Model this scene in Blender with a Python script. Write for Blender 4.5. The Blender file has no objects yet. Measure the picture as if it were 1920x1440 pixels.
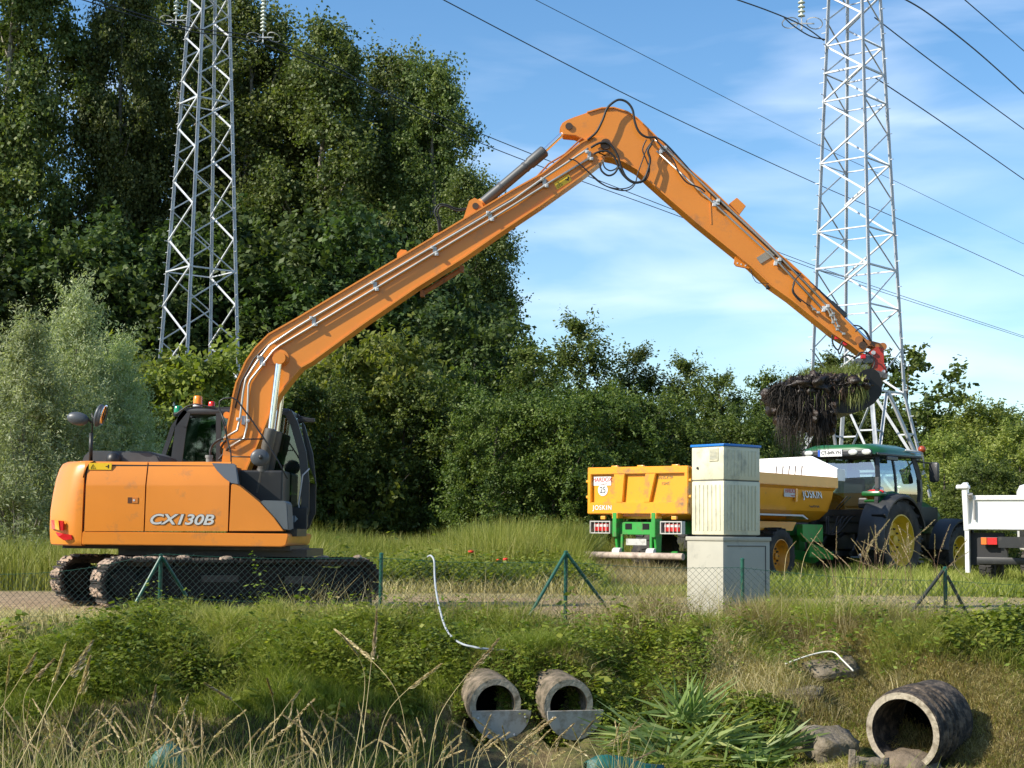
import bpy, bmesh, math, random
import numpy as np
from mathutils import Vector, Matrix, noise as mnoise
random.seed(7); RNG = np.random.default_rng(7)
R = math.radians
scene = bpy.context.scene
COL = scene.collection

# ------------------------------------------------------------------ camera
F = 3000.0; PITCH = math.atan(280/F); ROLL = 0.011; EYE = 1.07
cp, sp, cr, sr = math.cos(PITCH), math.sin(PITCH), math.cos(ROLL), math.sin(ROLL)
cam_d = bpy.data.cameras.new('camera'); cam = bpy.data.objects.new('camera', cam_d); COL.objects.link(cam)
right = Vector((cr, -sr*sp, sr*cp)); up = Vector((-sr, -cr*sp, cr*cp)); fwd = right.cross(up) * -1
m = Matrix((right, up, -Vector((0, cp, sp)))).transposed().to_4x4(); m.translation = (0, 0, EYE)
cam.matrix_world = m
cam_d.sensor_width = 36; cam_d.lens = 36*F/1920; cam_d.clip_start = 0.1; cam_d.clip_end = 3000
scene.camera = cam

# ------------------------------------------------------------------ sun and sky
SUN_EL, SUN_AZ = R(35), R(24)          # azimuth: from the left (-X), turned toward the camera side
sun_dir = Vector((-math.cos(SUN_AZ)*math.cos(SUN_EL), -math.sin(SUN_AZ)*math.cos(SUN_EL), math.sin(SUN_EL)))
sd = bpy.data.lights.new('sun', 'SUN'); sd.energy = 4.6; sd.angle = R(0.5); sd.color = (1, 0.93, 0.80)
so = bpy.data.objects.new('sun', sd); COL.objects.link(so); so.location = (-30, -10, 40)
so.rotation_euler = sun_dir.to_track_quat('Z', 'Y').to_euler()
world = bpy.data.worlds.new('World'); scene.world = world; world.use_nodes = True
wt = world.node_tree; wt.nodes.clear()
def wn(t, **k):
    n = wt.nodes.new(t)
    for a, b in k.items(): setattr(n, a, b)
    return n
wo = wn('ShaderNodeOutputWorld'); bg = wn('ShaderNodeBackground'); sky = wn('ShaderNodeTexSky')
sky.sky_type = 'NISHITA'; sky.sun_disc = False; sky.sun_elevation = SUN_EL
sky.sun_rotation = math.atan2(sun_dir.x, sun_dir.y); sky.air_density = 1.0; sky.dust_density = 0.35; sky.ozone_density = 1.6
bg.inputs['Strength'].default_value = 0.135
tc = wn('ShaderNodeTexCoord'); mp = wn('ShaderNodeMapping'); mp.inputs['Scale'].default_value = (2.0, 2.0, 9.0)
mp.inputs['Rotation'].default_value = (0.0, R(8), 0.3)
nz = wn('ShaderNodeTexNoise'); nz.inputs['Scale'].default_value = 3.2; nz.inputs['Detail'].default_value = 8; nz.inputs['Roughness'].default_value = 0.46
nz.inputs['Distortion'].default_value = 0.35
ramp = wn('ShaderNodeValToRGB'); ramp.color_ramp.elements[0].position = 0.47; ramp.color_ramp.elements[1].position = 0.90
nz2 = wn('ShaderNodeTexNoise'); nz2.inputs['Scale'].default_value = 1.6; nz2.inputs['Detail'].default_value = 3
ramp2 = wn('ShaderNodeValToRGB'); ramp2.color_ramp.elements[0].position = 0.30; ramp2.color_ramp.elements[1].position = 0.62
mul = wn('ShaderNodeMath', operation='MULTIPLY'); mul2 = wn('ShaderNodeMath', operation='MULTIPLY'); mul2.inputs[1].default_value = 0.50
mix = wn('ShaderNodeMixRGB'); mix.inputs['Color2'].default_value = (7.6, 8.1, 8.9, 1)
L = wt.links.new
hsv = wn('ShaderNodeHueSaturation'); hsv.inputs['Saturation'].default_value = 1.26; hsv.inputs['Value'].default_value = 0.93
L(tc.outputs['Generated'], mp.inputs['Vector']); L(mp.outputs['Vector'], nz.inputs['Vector']); L(mp.outputs['Vector'], nz2.inputs['Vector'])
L(nz.outputs['Fac'], ramp.inputs['Fac']); L(nz2.outputs['Fac'], ramp2.inputs['Fac'])
L(ramp.outputs['Color'], mul.inputs[0]); L(ramp2.outputs['Color'], mul.inputs[1]); L(mul.outputs[0], mul2.inputs[0])
L(sky.outputs['Color'], hsv.inputs['Color']); L(hsv.outputs['Color'], mix.inputs['Color1']); L(mul2.outputs[0], mix.inputs['Fac'])
L(mix.outputs['Color'], bg.inputs['Color']); L(bg.outputs['Background'], wo.inputs['Surface'])
scene.view_settings.view_transform = 'Standard'; scene.view_settings.look = 'None'
scene.view_settings.exposure = 0.60; scene.view_settings.gamma = 1
scene.render.engine = 'CYCLES'
scene.cycles.max_bounces = 8; scene.cycles.transparent_max_bounces = 12

# ------------------------------------------------------------------ helpers
def ray(px, py):
    u, v = px-960.0, 720.0-py
    u2 = u*cr - v*sr; v2 = u*sr + v*cr
    return Vector((u2, F*cp - v2*sp, F*sp + v2*cp))
def at(px, py, Y):
    """point of the place at distance Y seen in direction (px,py) of the photograph"""
    d = ray(px, py); k = Y/d.y
    return Vector((d.x*k, Y, EYE + d.z*k))

def tag(o, label=None, cat=None, group=None, kind=None):
    if label: o['label'] = label
    if cat: o['category'] = cat
    if group: o['group'] = group
    if kind: o['kind'] = kind
    return o
def thing(name, label, cat, loc=(0, 0, 0), rotz=0, group=None):
    o = bpy.data.objects.new(name, None); COL.objects.link(o)
    o.location = loc; o.rotation_euler = (0, 0, rotz); o.empty_display_size = 0.3
    return tag(o, label, cat, group)
def root_of(o):
    while o.parent: o = o.parent
    return o
def root_mat(o):
    r = root_of(o)
    return Matrix.Translation(r.location) @ r.rotation_euler.to_matrix().to_4x4()

class MB:
    def __init__(s): s.v = []; s.f = []
    def add(s, vs, fs):
        n = len(s.v); s.v += [Vector(a) for a in vs]; s.f += [tuple(i+n for i in f) for f in fs]; return s
    def box(s, c, d, rot=None, bev=0.0):
        x, y, z = d[0]/2, d[1]/2, d[2]/2; c = Vector(c)
        if bev <= 0:
            vs = [Vector((a*x, b*y, e*z)) for e in (-1, 1) for b in (-1, 1) for a in (-1, 1)]
            fs = [(0, 2, 3, 1), (4, 5, 7, 6), (0, 1, 5, 4), (2, 6, 7, 3), (0, 4, 6, 2), (1, 3, 7, 5)]
        else:
            bm = bmesh.new(); bmesh.ops.create_cube(bm, size=1)
            for v in bm.verts: v.co = Vector((v.co.x*d[0], v.co.y*d[1], v.co.z*d[2]))
            bmesh.ops.bevel(bm, geom=bm.edges[:], offset=bev, segments=2, affect='EDGES', profile=0.5)
            bm.verts.index_update(); vs = [v.co.copy() for v in bm.verts]; fs = [tuple(v.index for v in f.verts) for f in bm.faces]; bm.free()
        if rot is not None: vs = [rot @ v for v in vs]
        return s.add([c+v for v in vs], fs)
    def beam(s, a, b, w, h=None, upv=(0, 0, 1)):
        """rectangular bar from a to b"""
        a, b = Vector(a), Vector(b); h = h or w; d = (b-a)
        if d.length < 1e-6: return s
        l = d.length; d.normalize(); u = Vector(upv)
        if abs(d.dot(u)) > 0.98: u = Vector((1, 0, 0))
        sd_ = d.cross(u).normalized(); u = sd_.cross(d)
        rot = Matrix((d, sd_, u)).transposed()
        return s.box((a+b)/2, (l, w, h), rot)
    def angle(s, a, b, w, t=0.012, upv=(0, 0, 1)):
        """L-section (two thin legs) from a to b"""
        a, b = Vector(a), Vector(b); d = (b-a).normalized(); u = Vector(upv)
        if abs(d.dot(u)) > 0.98: u = Vector((1, 0, 0))
        q = d.cross(u).normalized(); u = q.cross(d)
        s.beam(a, b, w, t, u); s.beam(a+u*w/2+q*w/2, b+u*w/2+q*w/2, t, w, u)
        return s
    def prism(s, poly, f0, f1):
        """poly: list of 2-D points; f0,f1 map a 2-D point to 3-D for the two ends"""
        n = len(poly); A = [f0(p) for p in poly]; B = [f1(p) for p in poly]
        fs = [tuple(range(n))[::-1], tuple(range(n, 2*n))] + [(i, (i+1) % n, n+(i+1) % n, n+i) for i in range(n)]
        return s.add(A+B, fs)
    def xz(s, poly, y0, y1): return s.prism(poly, lambda p: Vector((p[0], y0, p[1])), lambda p: Vector((p[0], y1, p[1])))
    def yz(s, poly, x0, x1): return s.prism(poly, lambda p: Vector((x0, p[0], p[1])), lambda p: Vector((x1, p[0], p[1])))
    def xy(s, poly, z0, z1): return s.prism(poly, lambda p: Vector((p[0], p[1], z0)), lambda p: Vector((p[0], p[1], z1)))
    def tube(s, pts, r, seg=8, cap=True):
        pts = [Vector(p) for p in pts]; n = len(pts)
        rs = r if isinstance(r, (list, tuple)) else [r]*n
        vs = []; prev = None
        for i, p in enumerate(pts):
            t = (pts[min(i+1, n-1)] - pts[max(i-1, 0)])
            if t.length < 1e-9: t = Vector((0, 0, 1))
            t.normalize()
            if prev is None:
                prev = t.orthogonal().normalized()
            a = (prev - t*prev.dot(t))
            a = a.normalized() if a.length > 1e-6 else t.orthogonal().normalized()
            prev = a; b = t.cross(a)
            for k in range(seg):
                w = 2*math.pi*k/seg; vs.append(p + (a*math.cos(w)+b*math.sin(w))*rs[i])
        fs = [(i*seg+k, i*seg+(k+1) % seg, (i+1)*seg+(k+1) % seg, (i+1)*seg+k) for i in range(n-1) for k in range(seg)]
        if cap: fs += [tuple(range(seg))[::-1], tuple(range((n-1)*seg, n*seg))]
        return s.add(vs, fs)
    def cyl(s, a, b, r0, r1=None, seg=16): return s.tube([a, b], [r0, r0 if r1 is None else r1], seg)
    def lathe(s, prof, o, axis, seg=32, cap=False):
        """prof: (distance along axis, radius)"""
        o = Vector(o); ax = Vector(axis).normalized(); a = ax.orthogonal().normalized(); b = ax.cross(a); vs = []
        for (h, r) in prof:
            for k in range(seg):
                w = 2*math.pi*k/seg; vs.append(o + ax*h + (a*math.cos(w)+b*math.sin(w))*r)
        n = len(prof)
        fs = [(i*seg+k, i*seg+(k+1) % seg, (i+1)*seg+(k+1) % seg, (i+1)*seg+k) for i in range(n-1) for k in range(seg)]
        if cap: fs += [tuple(range(seg))[::-1], tuple(range((n-1)*seg, n*seg))]
        return s.add(vs, fs)
    def ell(s, c, d, seg=16, ring=9):
        c = Vector(c); vs = []; fs = []
        for i in range(ring+1):
            t = math.pi*i/ring
            for k in range(seg):
                w = 2*math.pi*k/seg
                vs.append(c + Vector((d[0]*math.sin(t)*math.cos(w), d[1]*math.sin(t)*math.sin(w), d[2]*math.cos(t))))
        fs = [(i*seg+k, (i+1)*seg+k, (i+1)*seg+(k+1) % seg, i*seg+(k+1) % seg) for i in range(ring) for k in range(seg)]
        return s.add(vs, fs)
    def build(s, name, mat_, parent=None, smooth=False, world=False, bevel=0, auto=None):
        vs = s.v
        if world and parent is not None:
            inv = root_mat(parent).inverted(); vs = [inv @ v for v in vs]
        me = bpy.data.meshes.new(name); me.from_pydata([tuple(v) for v in vs], [], s.f)
        bm = bmesh.new(); bm.from_mesh(me); bmesh.ops.remove_doubles(bm, verts=bm.verts, dist=1e-6)
        bmesh.ops.recalc_face_normals(bm, faces=bm.faces)
        if bevel:
            es = [e for e in bm.edges if len(e.link_faces) == 2 and e.calc_face_angle(0) > 0.6]
            bmesh.ops.bevel(bm, geom=es, offset=bevel, segments=2, affect='EDGES', clamp_overlap=True)
        if smooth or auto or bevel:
            lim = auto or 0.6
            for f in bm.faces: f.smooth = True
            if not (smooth and not auto):
                for e in bm.edges:
                    e.smooth = len(e.link_faces) == 2 and e.calc_face_angle(9) < lim
        bm.to_mesh(me); bm.free()
        me.materials.append(mat_); o = bpy.data.objects.new(name, me); COL.objects.link(o); o.parent = parent
        return o

def text(body, size, loc, rvec, uvec, mat_, parent, name='lettering', extrude=0.002, offset=0.0, shear=0.0, sx=1.0, align='CENTER', world=True, space=1.0):
    cu = bpy.data.curves.new(name, 'FONT'); cu.body = body; cu.size = size; cu.extrude = extrude; cu.offset = offset; cu.shear = shear
    cu.align_x = align; cu.align_y = 'CENTER'; cu.space_character = space
    to = bpy.data.objects.new('tmp_text', cu); COL.objects.link(to); bpy.context.view_layer.update()
    me = bpy.data.meshes.new_from_object(to); bpy.data.objects.remove(to); me.name = name
    rv = Vector(rvec).normalized(); uv = Vector(uvec); uv = (uv - rv*uv.dot(rv)).normalized(); nv = rv.cross(uv)
    loc = Vector(loc); inv = root_mat(parent).inverted() if (world and parent) else Matrix.Identity(4)
    for v in me.vertices: v.co = inv @ (loc + rv*v.co.x*sx + uv*v.co.y + nv*v.co.z)
    me.materials.clear(); me.materials.append(mat_)
    o = bpy.data.objects.new(name, me); COL.objects.link(o); o.parent = parent
    return o

def spline(pts, n=6):
    pts = [Vector(p) for p in pts]; out = []
    for i in range(len(pts)-1):
        p0 = pts[max(i-1, 0)]; p1 = pts[i]; p2 = pts[i+1]; p3 = pts[min(i+2, len(pts)-1)]
        for k in range(n):
            t = k/n
            out.append(0.5*((2*p1)+(p2-p0)*t+(2*p0-5*p1+4*p2-p3)*t*t+(3*p1-p0-3*p2+p3)*t**3))
    out.append(pts[-1]); return out

# ------------------------------------------------------------------ materials
MATS = {}
def mat(name, col, rough=0.5, metal=0.0, var=0.0, vscale=3.0, dirt=None, dscale=2.0, damt=0.5, bump=0.0, bscale=40.0, coat=0.0, spec=0.5):
    if name in MATS: return MATS[name]
    M = bpy.data.materials.new(name); M.use_nodes = True; nt = M.node_tree; b = nt.nodes['Principled BSDF']
    b.inputs['Base Color'].default_value = (*col, 1); b.inputs['Roughness'].default_value = rough; b.inputs['Metallic'].default_value = metal
    b.inputs['Specular IOR Level'].default_value = spec
    if coat: b.inputs['Coat Weight'].default_value = coat; b.inputs['Coat Roughness'].default_value = 0.15
    l = nt.links.new; co = nt.nodes.new('ShaderNodeTexCoord'); cur = None
    if var > 0:
        n = nt.nodes.new('ShaderNodeTexNoise'); n.inputs['Scale'].default_value = vscale; n.inputs['Detail'].default_value = 6
        l(co.outputs['Object'], n.inputs['Vector']); mx = nt.nodes.new('ShaderNodeMixRGB'); 
        r = nt.nodes.new('ShaderNodeValToRGB'); r.color_ramp.elements[0].position = .3; r.color_ramp.elements[1].position = .7
        l(n.outputs['Fac'], r.inputs['Fac']); l(r.outputs['Color'], mx.inputs['Fac'])
        mx.inputs['Color1'].default_value = (*[c*(1-var) for c in col], 1); mx.inputs['Color2'].default_value = (*[min(1, c*(1+var)) for c in col], 1)
        cur = mx.outputs['Color']
    if dirt:
        n = nt.nodes.new('ShaderNodeTexNoise'); n.inputs['Scale'].default_value = dscale; n.inputs['Detail'].default_value = 9; n.inputs['Roughness'].default_value = .68
        l(co.outputs['Object'], n.inputs['Vector']); r = nt.nodes.new('ShaderNodeValToRGB')
        r.color_ramp.elements[0].position = .62-damt*.25; r.color_ramp.elements[1].position = .80-damt*.22
        l(n.outputs['Fac'], r.inputs['Fac']); mx = nt.nodes.new('ShaderNodeMixRGB'); l(r.outputs['Color'], mx.inputs['Fac'])
        if cur: l(cur, mx.inputs['Color1'])
        else: mx.inputs['Color1'].default_value = (*col, 1)
        mx.inputs['Color2'].default_value = (*dirt, 1); cur = mx.outputs['Color']
    if cur: l(cur, b.inputs['Base Color'])
    if bump > 0:
        n = nt.nodes.new('ShaderNodeTexNoise'); n.inputs['Scale'].default_value = bscale; n.inputs['Detail'].default_value = 8
        l(co.outputs['Object'], n.inputs['Vector']); bp = nt.nodes.new('ShaderNodeBump'); bp.inputs['Strength'].default_value = bump; bp.inputs['Distance'].default_value = 0.02
        l(n.outputs['Fac'], bp.inputs['Height']); l(bp.outputs['Normal'], b.inputs['Normal'])
    MATS[name] = M; return M
def glass(name, tint=(0.55, 0.62, 0.60), alpha=0.35, rough=0.03):
    if name in MATS: return MATS[name]
    M = bpy.data.materials.new(name); M.use_nodes = True; nt = M.node_tree; nt.nodes.clear(); l = nt.links.new
    o = nt.nodes.new('ShaderNodeOutputMaterial'); tr = nt.nodes.new('ShaderNodeBsdfTransparent'); gl = nt.nodes.new('ShaderNodeBsdfGlossy')
    tr.inputs['Color'].default_value = (*tint, 1); gl.inputs['Roughness'].default_value = rough
    fr = nt.nodes.new('ShaderNodeFresnel'); fr.inputs['IOR'].default_value = 1.5
    ad = nt.nodes.new('ShaderNodeMath'); ad.operation = 'ADD'; ad.inputs[1].default_value = alpha*0.3
    mx = nt.nodes.new('ShaderNodeMixShader'); l(fr.outputs[0], ad.inputs[0]); l(ad.outputs[0], mx.inputs['Fac']); l(tr.outputs[0], mx.inputs[1]); l(gl.outputs[0], mx.inputs[2])
    l(mx.outputs[0], o.inputs['Surface']); MATS[name] = M; return M
def leafmat(name, cols, trans=0.35, rough=0.55, spec=0.35):
    """cols: three base colours, picked per leaf by the 'tint' attribute"""
    if name in MATS: return MATS[name]
    M = bpy.data.materials.new(name); M.use_nodes = True; nt = M.node_tree; b = nt.nodes['Principled BSDF']; l = nt.links.new
    b.inputs['Roughness'].default_value = rough; b.inputs['Specular IOR Level'].default_value = spec
    a = nt.nodes.new('ShaderNodeAttribute'); a.attribute_name = 'tint'
    r = nt.nodes.new('ShaderNodeValToRGB'); e = r.color_ramp.elements; e[0].position = 0; e[1].position = 1
    e[0].color = (*cols[0], 1); e[1].color = (*cols[-1], 1)
    for i in range(1, len(cols)-1):
        q = e.new(i/(len(cols)-1)); q.color = (*cols[i], 1)
    l(a.outputs['Fac'], r.inputs['Fac'])
    oi = nt.nodes.new('ShaderNodeObjectInfo'); hs_ = nt.nodes.new('ShaderNodeHueSaturation')
    for (o0, o1, sock) in ((.488, .512, 'Hue'), (.80, 1.22, 'Value')):   # every plant its own shade of leaf
        mr = nt.nodes.new('ShaderNodeMapRange'); mr.inputs['To Min'].default_value = o0; mr.inputs['To Max'].default_value = o1; l(oi.outputs['Random'], mr.inputs['Value']); l(mr.outputs['Result'], hs_.inputs[sock])
    l(r.outputs['Color'], hs_.inputs['Color']); l(hs_.outputs['Color'], b.inputs['Base Color'])
    t = nt.nodes.new('ShaderNodeBsdfTranslucent'); g = nt.nodes.new('ShaderNodeMixRGB'); g.blend_type = 'MULTIPLY'; g.inputs['Fac'].default_value = 1
    g.inputs['Color2'].default_value = (1.5, 1.6, 0.7, 1); l(hs_.outputs['Color'], g.inputs['Color1']); l(g.outputs['Color'], t.inputs['Color'])
    mx = nt.nodes.new('ShaderNodeMixShader'); mx.inputs['Fac'].default_value = trans
    l(b.outputs[0], mx.inputs[1]); l(t.outputs[0], mx.inputs[2]); l(mx.outputs[0], nt.nodes['Material Output'].inputs['Surface'])
    MATS[name] = M; return M

ORANGE = (0.67, 0.222, 0.021)
def orange(): return mat('orange_paint', ORANGE, 0.38, 0, var=0.06, vscale=1.2, dirt=(0.34, 0.16, 0.06), dscale=2.6, damt=0.22, coat=0.2)
def black(): return mat('black_paint', (0.018, 0.019, 0.020), 0.45, var=.2, dirt=(.06, .055, .045), dscale=4, damt=.3)
def rubber(): return mat('rubber_hose', (0.015, 0.015, 0.016), 0.55)
def steel(): return mat('pipe_steel', (0.52, 0.50, 0.46), 0.38, 0.75, var=.1)
def chrome(): return mat('chrome', (0.85, 0.86, 0.88), 0.12, 1.0)
def galv(): return mat('galvanised_steel', (0.52, 0.54, 0.56), 0.5, 0.15, var=.18, vscale=2)
def darkgrey(): return mat('dark_grey_plastic', (0.055, 0.060, 0.066), 0.5, var=.1)

# ------------------------------------------------------------------ fast leaf and blade meshes
def quad_object(name, V, tint, mat_, parent=None, per=4):
    """V: (n*per,3) vertices, every 4 make a quad (per=4) or 6 make a two-quad blade (per=6)"""
    n = len(V)//per; me = bpy.data.meshes.new(name)
    if per == 4: F_ = (np.arange(n)[:, None]*4 + np.arange(4)[None]).reshape(-1, 4)
    else:
        b = np.arange(n)[:, None]*6
        F_ = np.concatenate([b+np.array([[0, 1, 3, 2]]), b+np.array([[2, 3, 5, 4]])], 1).reshape(-1, 4)
    me.vertices.add(len(V)); me.vertices.foreach_set('co', V.astype(np.float32).ravel())
    me.loops.add(F_.size); me.loops.foreach_set('vertex_index', F_.astype(np.int32).ravel())
    me.polygons.add(len(F_)); me.polygons.foreach_set('loop_start', (np.arange(len(F_))*4).astype(np.int32))
    try: me.polygons.foreach_set('loop_total', np.full(len(F_), 4, np.int32))
    except Exception: pass
    at_ = me.attributes.new('tint', 'FLOAT', 'POINT'); at_.data.foreach_set('value', np.repeat(tint, per).astype(np.float32))
    me.update(calc_edges=True); me.validate(); me.materials.append(mat_)
    o = bpy.data.objects.new(name, me); COL.objects.link(o); o.parent = parent
    return o
def unit(a): return a/np.maximum(np.linalg.norm(a, axis=-1, keepdims=True), 1e-9)
def leaves(P, N, size, rng, aspect=0.6, long_dir=None):
    """rhombic leaves at P with normals N"""
    n = len(P); T = unit(np.cross(N, rng.normal(size=(n, 3)))) if long_dir is None else unit(long_dir)
    B = unit(np.cross(N, T)); s = (size*rng.uniform(.6, 1.4, n))[:, None]
    V = np.stack([P - T*s*.5, P + B*s*aspect*.5 + T*s*.05, P + T*s*.5, P - B*s*aspect*.5 + T*s*.05], 1)
    return V.reshape(-1, 3)
def blades(P, h, w, lean, rng, dirs=None):
    """grass blades: P base (n,3), h (n,), w (n,), lean (n,)"""
    n = len(P); a = rng.uniform(0, 2*np.pi, n) if dirs is None else dirs
    D = np.stack([np.cos(a), np.sin(a), np.zeros(n)], 1)
    fa = rng.uniform(0, np.pi, n); S = np.stack([np.cos(fa), np.sin(fa)*.5, np.zeros(n)], 1)*(w/2)[:, None]
    up_ = np.array([0, 0, 1.0]); M1 = P + up_*(h*.55)[:, None] + D*(h*lean*.25)[:, None]
    T1 = P + up_*(h*np.sqrt(np.maximum(0.1, 1-lean**2*.6)))[:, None] + D*(h*lean)[:, None]
    V = np.stack([P-S, P+S, M1-S*.8, M1+S*.8, T1-S*.12, T1+S*.12], 1)
    return V.reshape(-1, 3)
# ------------------------------------------------------------------ ground
def sstep(a, b, x):
    t = np.clip((x-a)/(b-a), 0, 1); return t*t*(3-2*t)
def gz(X, Y):
    X = np.asarray(X, float); Y = np.asarray(Y, float)
    wob = .18*np.sin(X*.9+1) + .12*np.sin(X*2.3+.4)
    z = -1.0*(1-sstep(14.0+wob*.5, 16.5+wob, Y))
    z = z + .55*(1-sstep(9.0, 11.8, Y))
    z = z + (.05*np.sin(X*3.1+Y*1.7)+.035*np.sin(X*5.3-Y*4.1)+.03*np.sin(X*8.9+Y*6.7)) * (1-sstep(16.6, 18.5, Y))
    z = z + .02*np.sin(X*.8+Y*.5)*sstep(17, 22, Y)
    z = np.where(z > -.12, z, np.minimum(z + .52*np.exp(-((X-.12)/.85)**4-((Y-15.62)/.76)**4), -.12))
    for xc, sl in ((-.19, -.26), (.49, -.32)):   # the soil is dug out where the twin pipes run in
        z = np.where((np.abs(X-(xc+sl*(Y-14.7))) < .17) & (Y < 15.12) & (Y > 14.3), np.minimum(z, -.86), z)
    return z
def axis_pts(segs):
    out = []
    for a, b, n in segs: out += list(np.linspace(a, b, n, endpoint=False))
    return np.array(out+[segs[-1][1]])
xs = axis_pts([(-700, -60, 16), (-60, -10, 40), (-10, 10, 260), (10, 60, 40), (60, 700, 16)])
ys = axis_pts([(-60, 2, 14), (2, 13, 60), (13, 20, 90), (20, 50, 60), (50, 150, 30), (150, 1500, 24)])
XX, YY = np.meshgrid(xs, ys); ZZ = gz(XX, YY)
nv = XX.size; me = bpy.data.meshes.new('ground')
nx, ny = len(xs), len(ys)
idx = np.arange(nv).reshape(ny, nx)
Fq = np.stack([idx[:-1, :-1], idx[:-1, 1:], idx[1:, 1:], idx[1:, :-1]], -1).reshape(-1, 4)
me.from_pydata(np.stack([XX.ravel(), YY.ravel(), ZZ.ravel()], 1).tolist(), [], Fq.tolist())
for p in me.polygons: p.use_smooth = True
ground = bpy.data.objects.new('ground', me); COL.objects.link(ground); tag(ground, kind='structure')
def ground_mat():
    M = bpy.data.materials.new('soil'); M.use_nodes = True; nt = M.node_tree; b = nt.nodes['Principled BSDF']; l = nt.links.new
    b.inputs['Roughness'].default_value = .95; b.inputs['Specular IOR Level'].default_value = .1
    co = nt.nodes.new('ShaderNodeTexCoord')
    def noise(s, d=8, r=.6):
        n = nt.nodes.new('ShaderNodeTexNoise'); n.inputs['Scale'].default_value = s; n.inputs['Detail'].default_value = d; n.inputs['Roughness'].default_value = r
        l(co.outputs['Object'], n.inputs['Vector']); return n
    def ramp_(n, stops):
        r = nt.nodes.new('ShaderNodeValToRGB'); e = r.color_ramp.elements
        e[0].position, e[0].color = stops[0][0], (*stops[0][1], 1); e[1].position, e[1].color = stops[-1][0], (*stops[-1][1], 1)
        for p, c in stops[1:-1]:
            q = e.new(p); q.color = (*c, 1)
        l(n.outputs['Fac'], r.inputs['Fac']); return r
    fine = ramp_(noise(14), [(.3, (.07, .050, .028)), (.5, (.15, .115, .060)), (.62, (.21, .18, .07)), (.75, (.09, .10, .03))])
    big = ramp_(noise(.8, 4), [(.42, (0, 0, 0)), (.6, (1, 1, 1))])
    grn = ramp_(noise(22), [(.35, (.035, .05, .014)), (.6, (.09, .12, .03)), (.75, (.17, .16, .07))])
    mx = nt.nodes.new('ShaderNodeMixRGB'); l(big.outputs['Color'], mx.inputs['Fac']); l(fine.outputs['Color'], mx.inputs['Color1']); l(grn.outputs['Color'], mx.inputs['Color2'])
    l(mx.outputs['Color'], b.inputs['Base Color'])
    bp = nt.nodes.new('ShaderNodeBump'); bp.inputs['Strength'].default_value = .8; bp.inputs['Distance'].default_value = .05
    l(noise(30, 10).outputs['Fac'], bp.inputs['Height']); l(bp.outputs['Normal'], b.inputs['Normal'])
    return M
me.materials.append(ground_mat())
# the service track: a dusty strip laid on the ground
def strip(name, Y0, Y1, x0, x1, dz, mat_, ragged=.35):
    xs_ = np.arange(x0, x1+.01, .25); mb = MB(); A = []; B = []
    for i, x in enumerate(xs_):
        a = Y0(x) + ragged*(.5*math.sin(x*1.7)+.35*math.sin(x*4.1+1)+random.uniform(-.2, .2)); b = Y1(x) + ragged*(.5*math.sin(x*1.3+2)+.35*math.sin(x*3.7)+random.uniform(-.2, .2))
        A.append(a); B.append(b)
    rows = 14; vs = []
    for i, x in enumerate(xs_):
        for k in range(rows+1):
            y = A[i]+(B[i]-A[i])*k/rows; vs.append((x, y, float(gz(x, y))+dz))
    fs = [(i*(rows+1)+k, (i+1)*(rows+1)+k, (i+1)*(rows+1)+k+1, i*(rows+1)+k+1) for i in range(len(xs_)-1) for k in range(rows)]
    mb.add(vs, fs); return mb.build(name, mat_, smooth=True)
m_track = mat('track_gravel', (.40, .29, .18), .95, var=.30, vscale=3, dirt=(.22, .165, .10), dscale=9, damt=.8, bump=.9, bscale=60, spec=.1)
m_dry = mat('dry_verge', (.33, .27, .15), .95, var=.35, vscale=6, dirt=(.15, .15, .05), dscale=5, damt=.6, bump=.9, bscale=90, spec=.1)
tag(strip('path', lambda x: 18.2, lambda x: 31+.15*(x if x > 0 else 0), -40, 40, .006, m_dry), kind='structure')
tag(strip('road', lambda x: 19.8+max(0, x)*.9, lambda x: 26.6 - max(0, x+1)*.45, -40, 4.6, .014, m_track), kind='structure')

# ------------------------------------------------------------------ trees
GREEN_POPLAR = leafmat('poplar_leaf', [(.050, .076, .018), (.100, .134, .032), (.205, .225, .075)], trans=.32, spec=.35)
GREEN_DARK = leafmat('dark_leaf', [(.030, .052, .015), (.058, .092, .024), (.110, .145, .038)], trans=.28, spec=.3)
GREEN_MID = leafmat('shrub_leaf', [(.046, .074, .014), (.090, .130, .022), (.170, .200, .045)], trans=.3)
GREEN_YEL = leafmat('elder_leaf', [(.090, .125, .020), (.170, .210, .032), (.300, .320, .065)], trans=.35)
GREEN_PALE = leafmat('pale_leaf', [(.12, .155, .032), (.21, .245, .050), (.33, .34, .09)], trans=.35)
WILLOW = leafmat('willow_leaf', [(.20, .24, .12), (.31, .35, .19), (.46, .49, .30)], trans=.35, rough=.5)
BARK = mat('bark', (.10, .085, .065), .9, var=.35, vscale=6, bump=.6, bscale=20)
BARK_PALE = mat('pale_bark', (.24, .22, .18), .9, var=.3, vscale=5, bump=.5, bscale=20)

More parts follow.
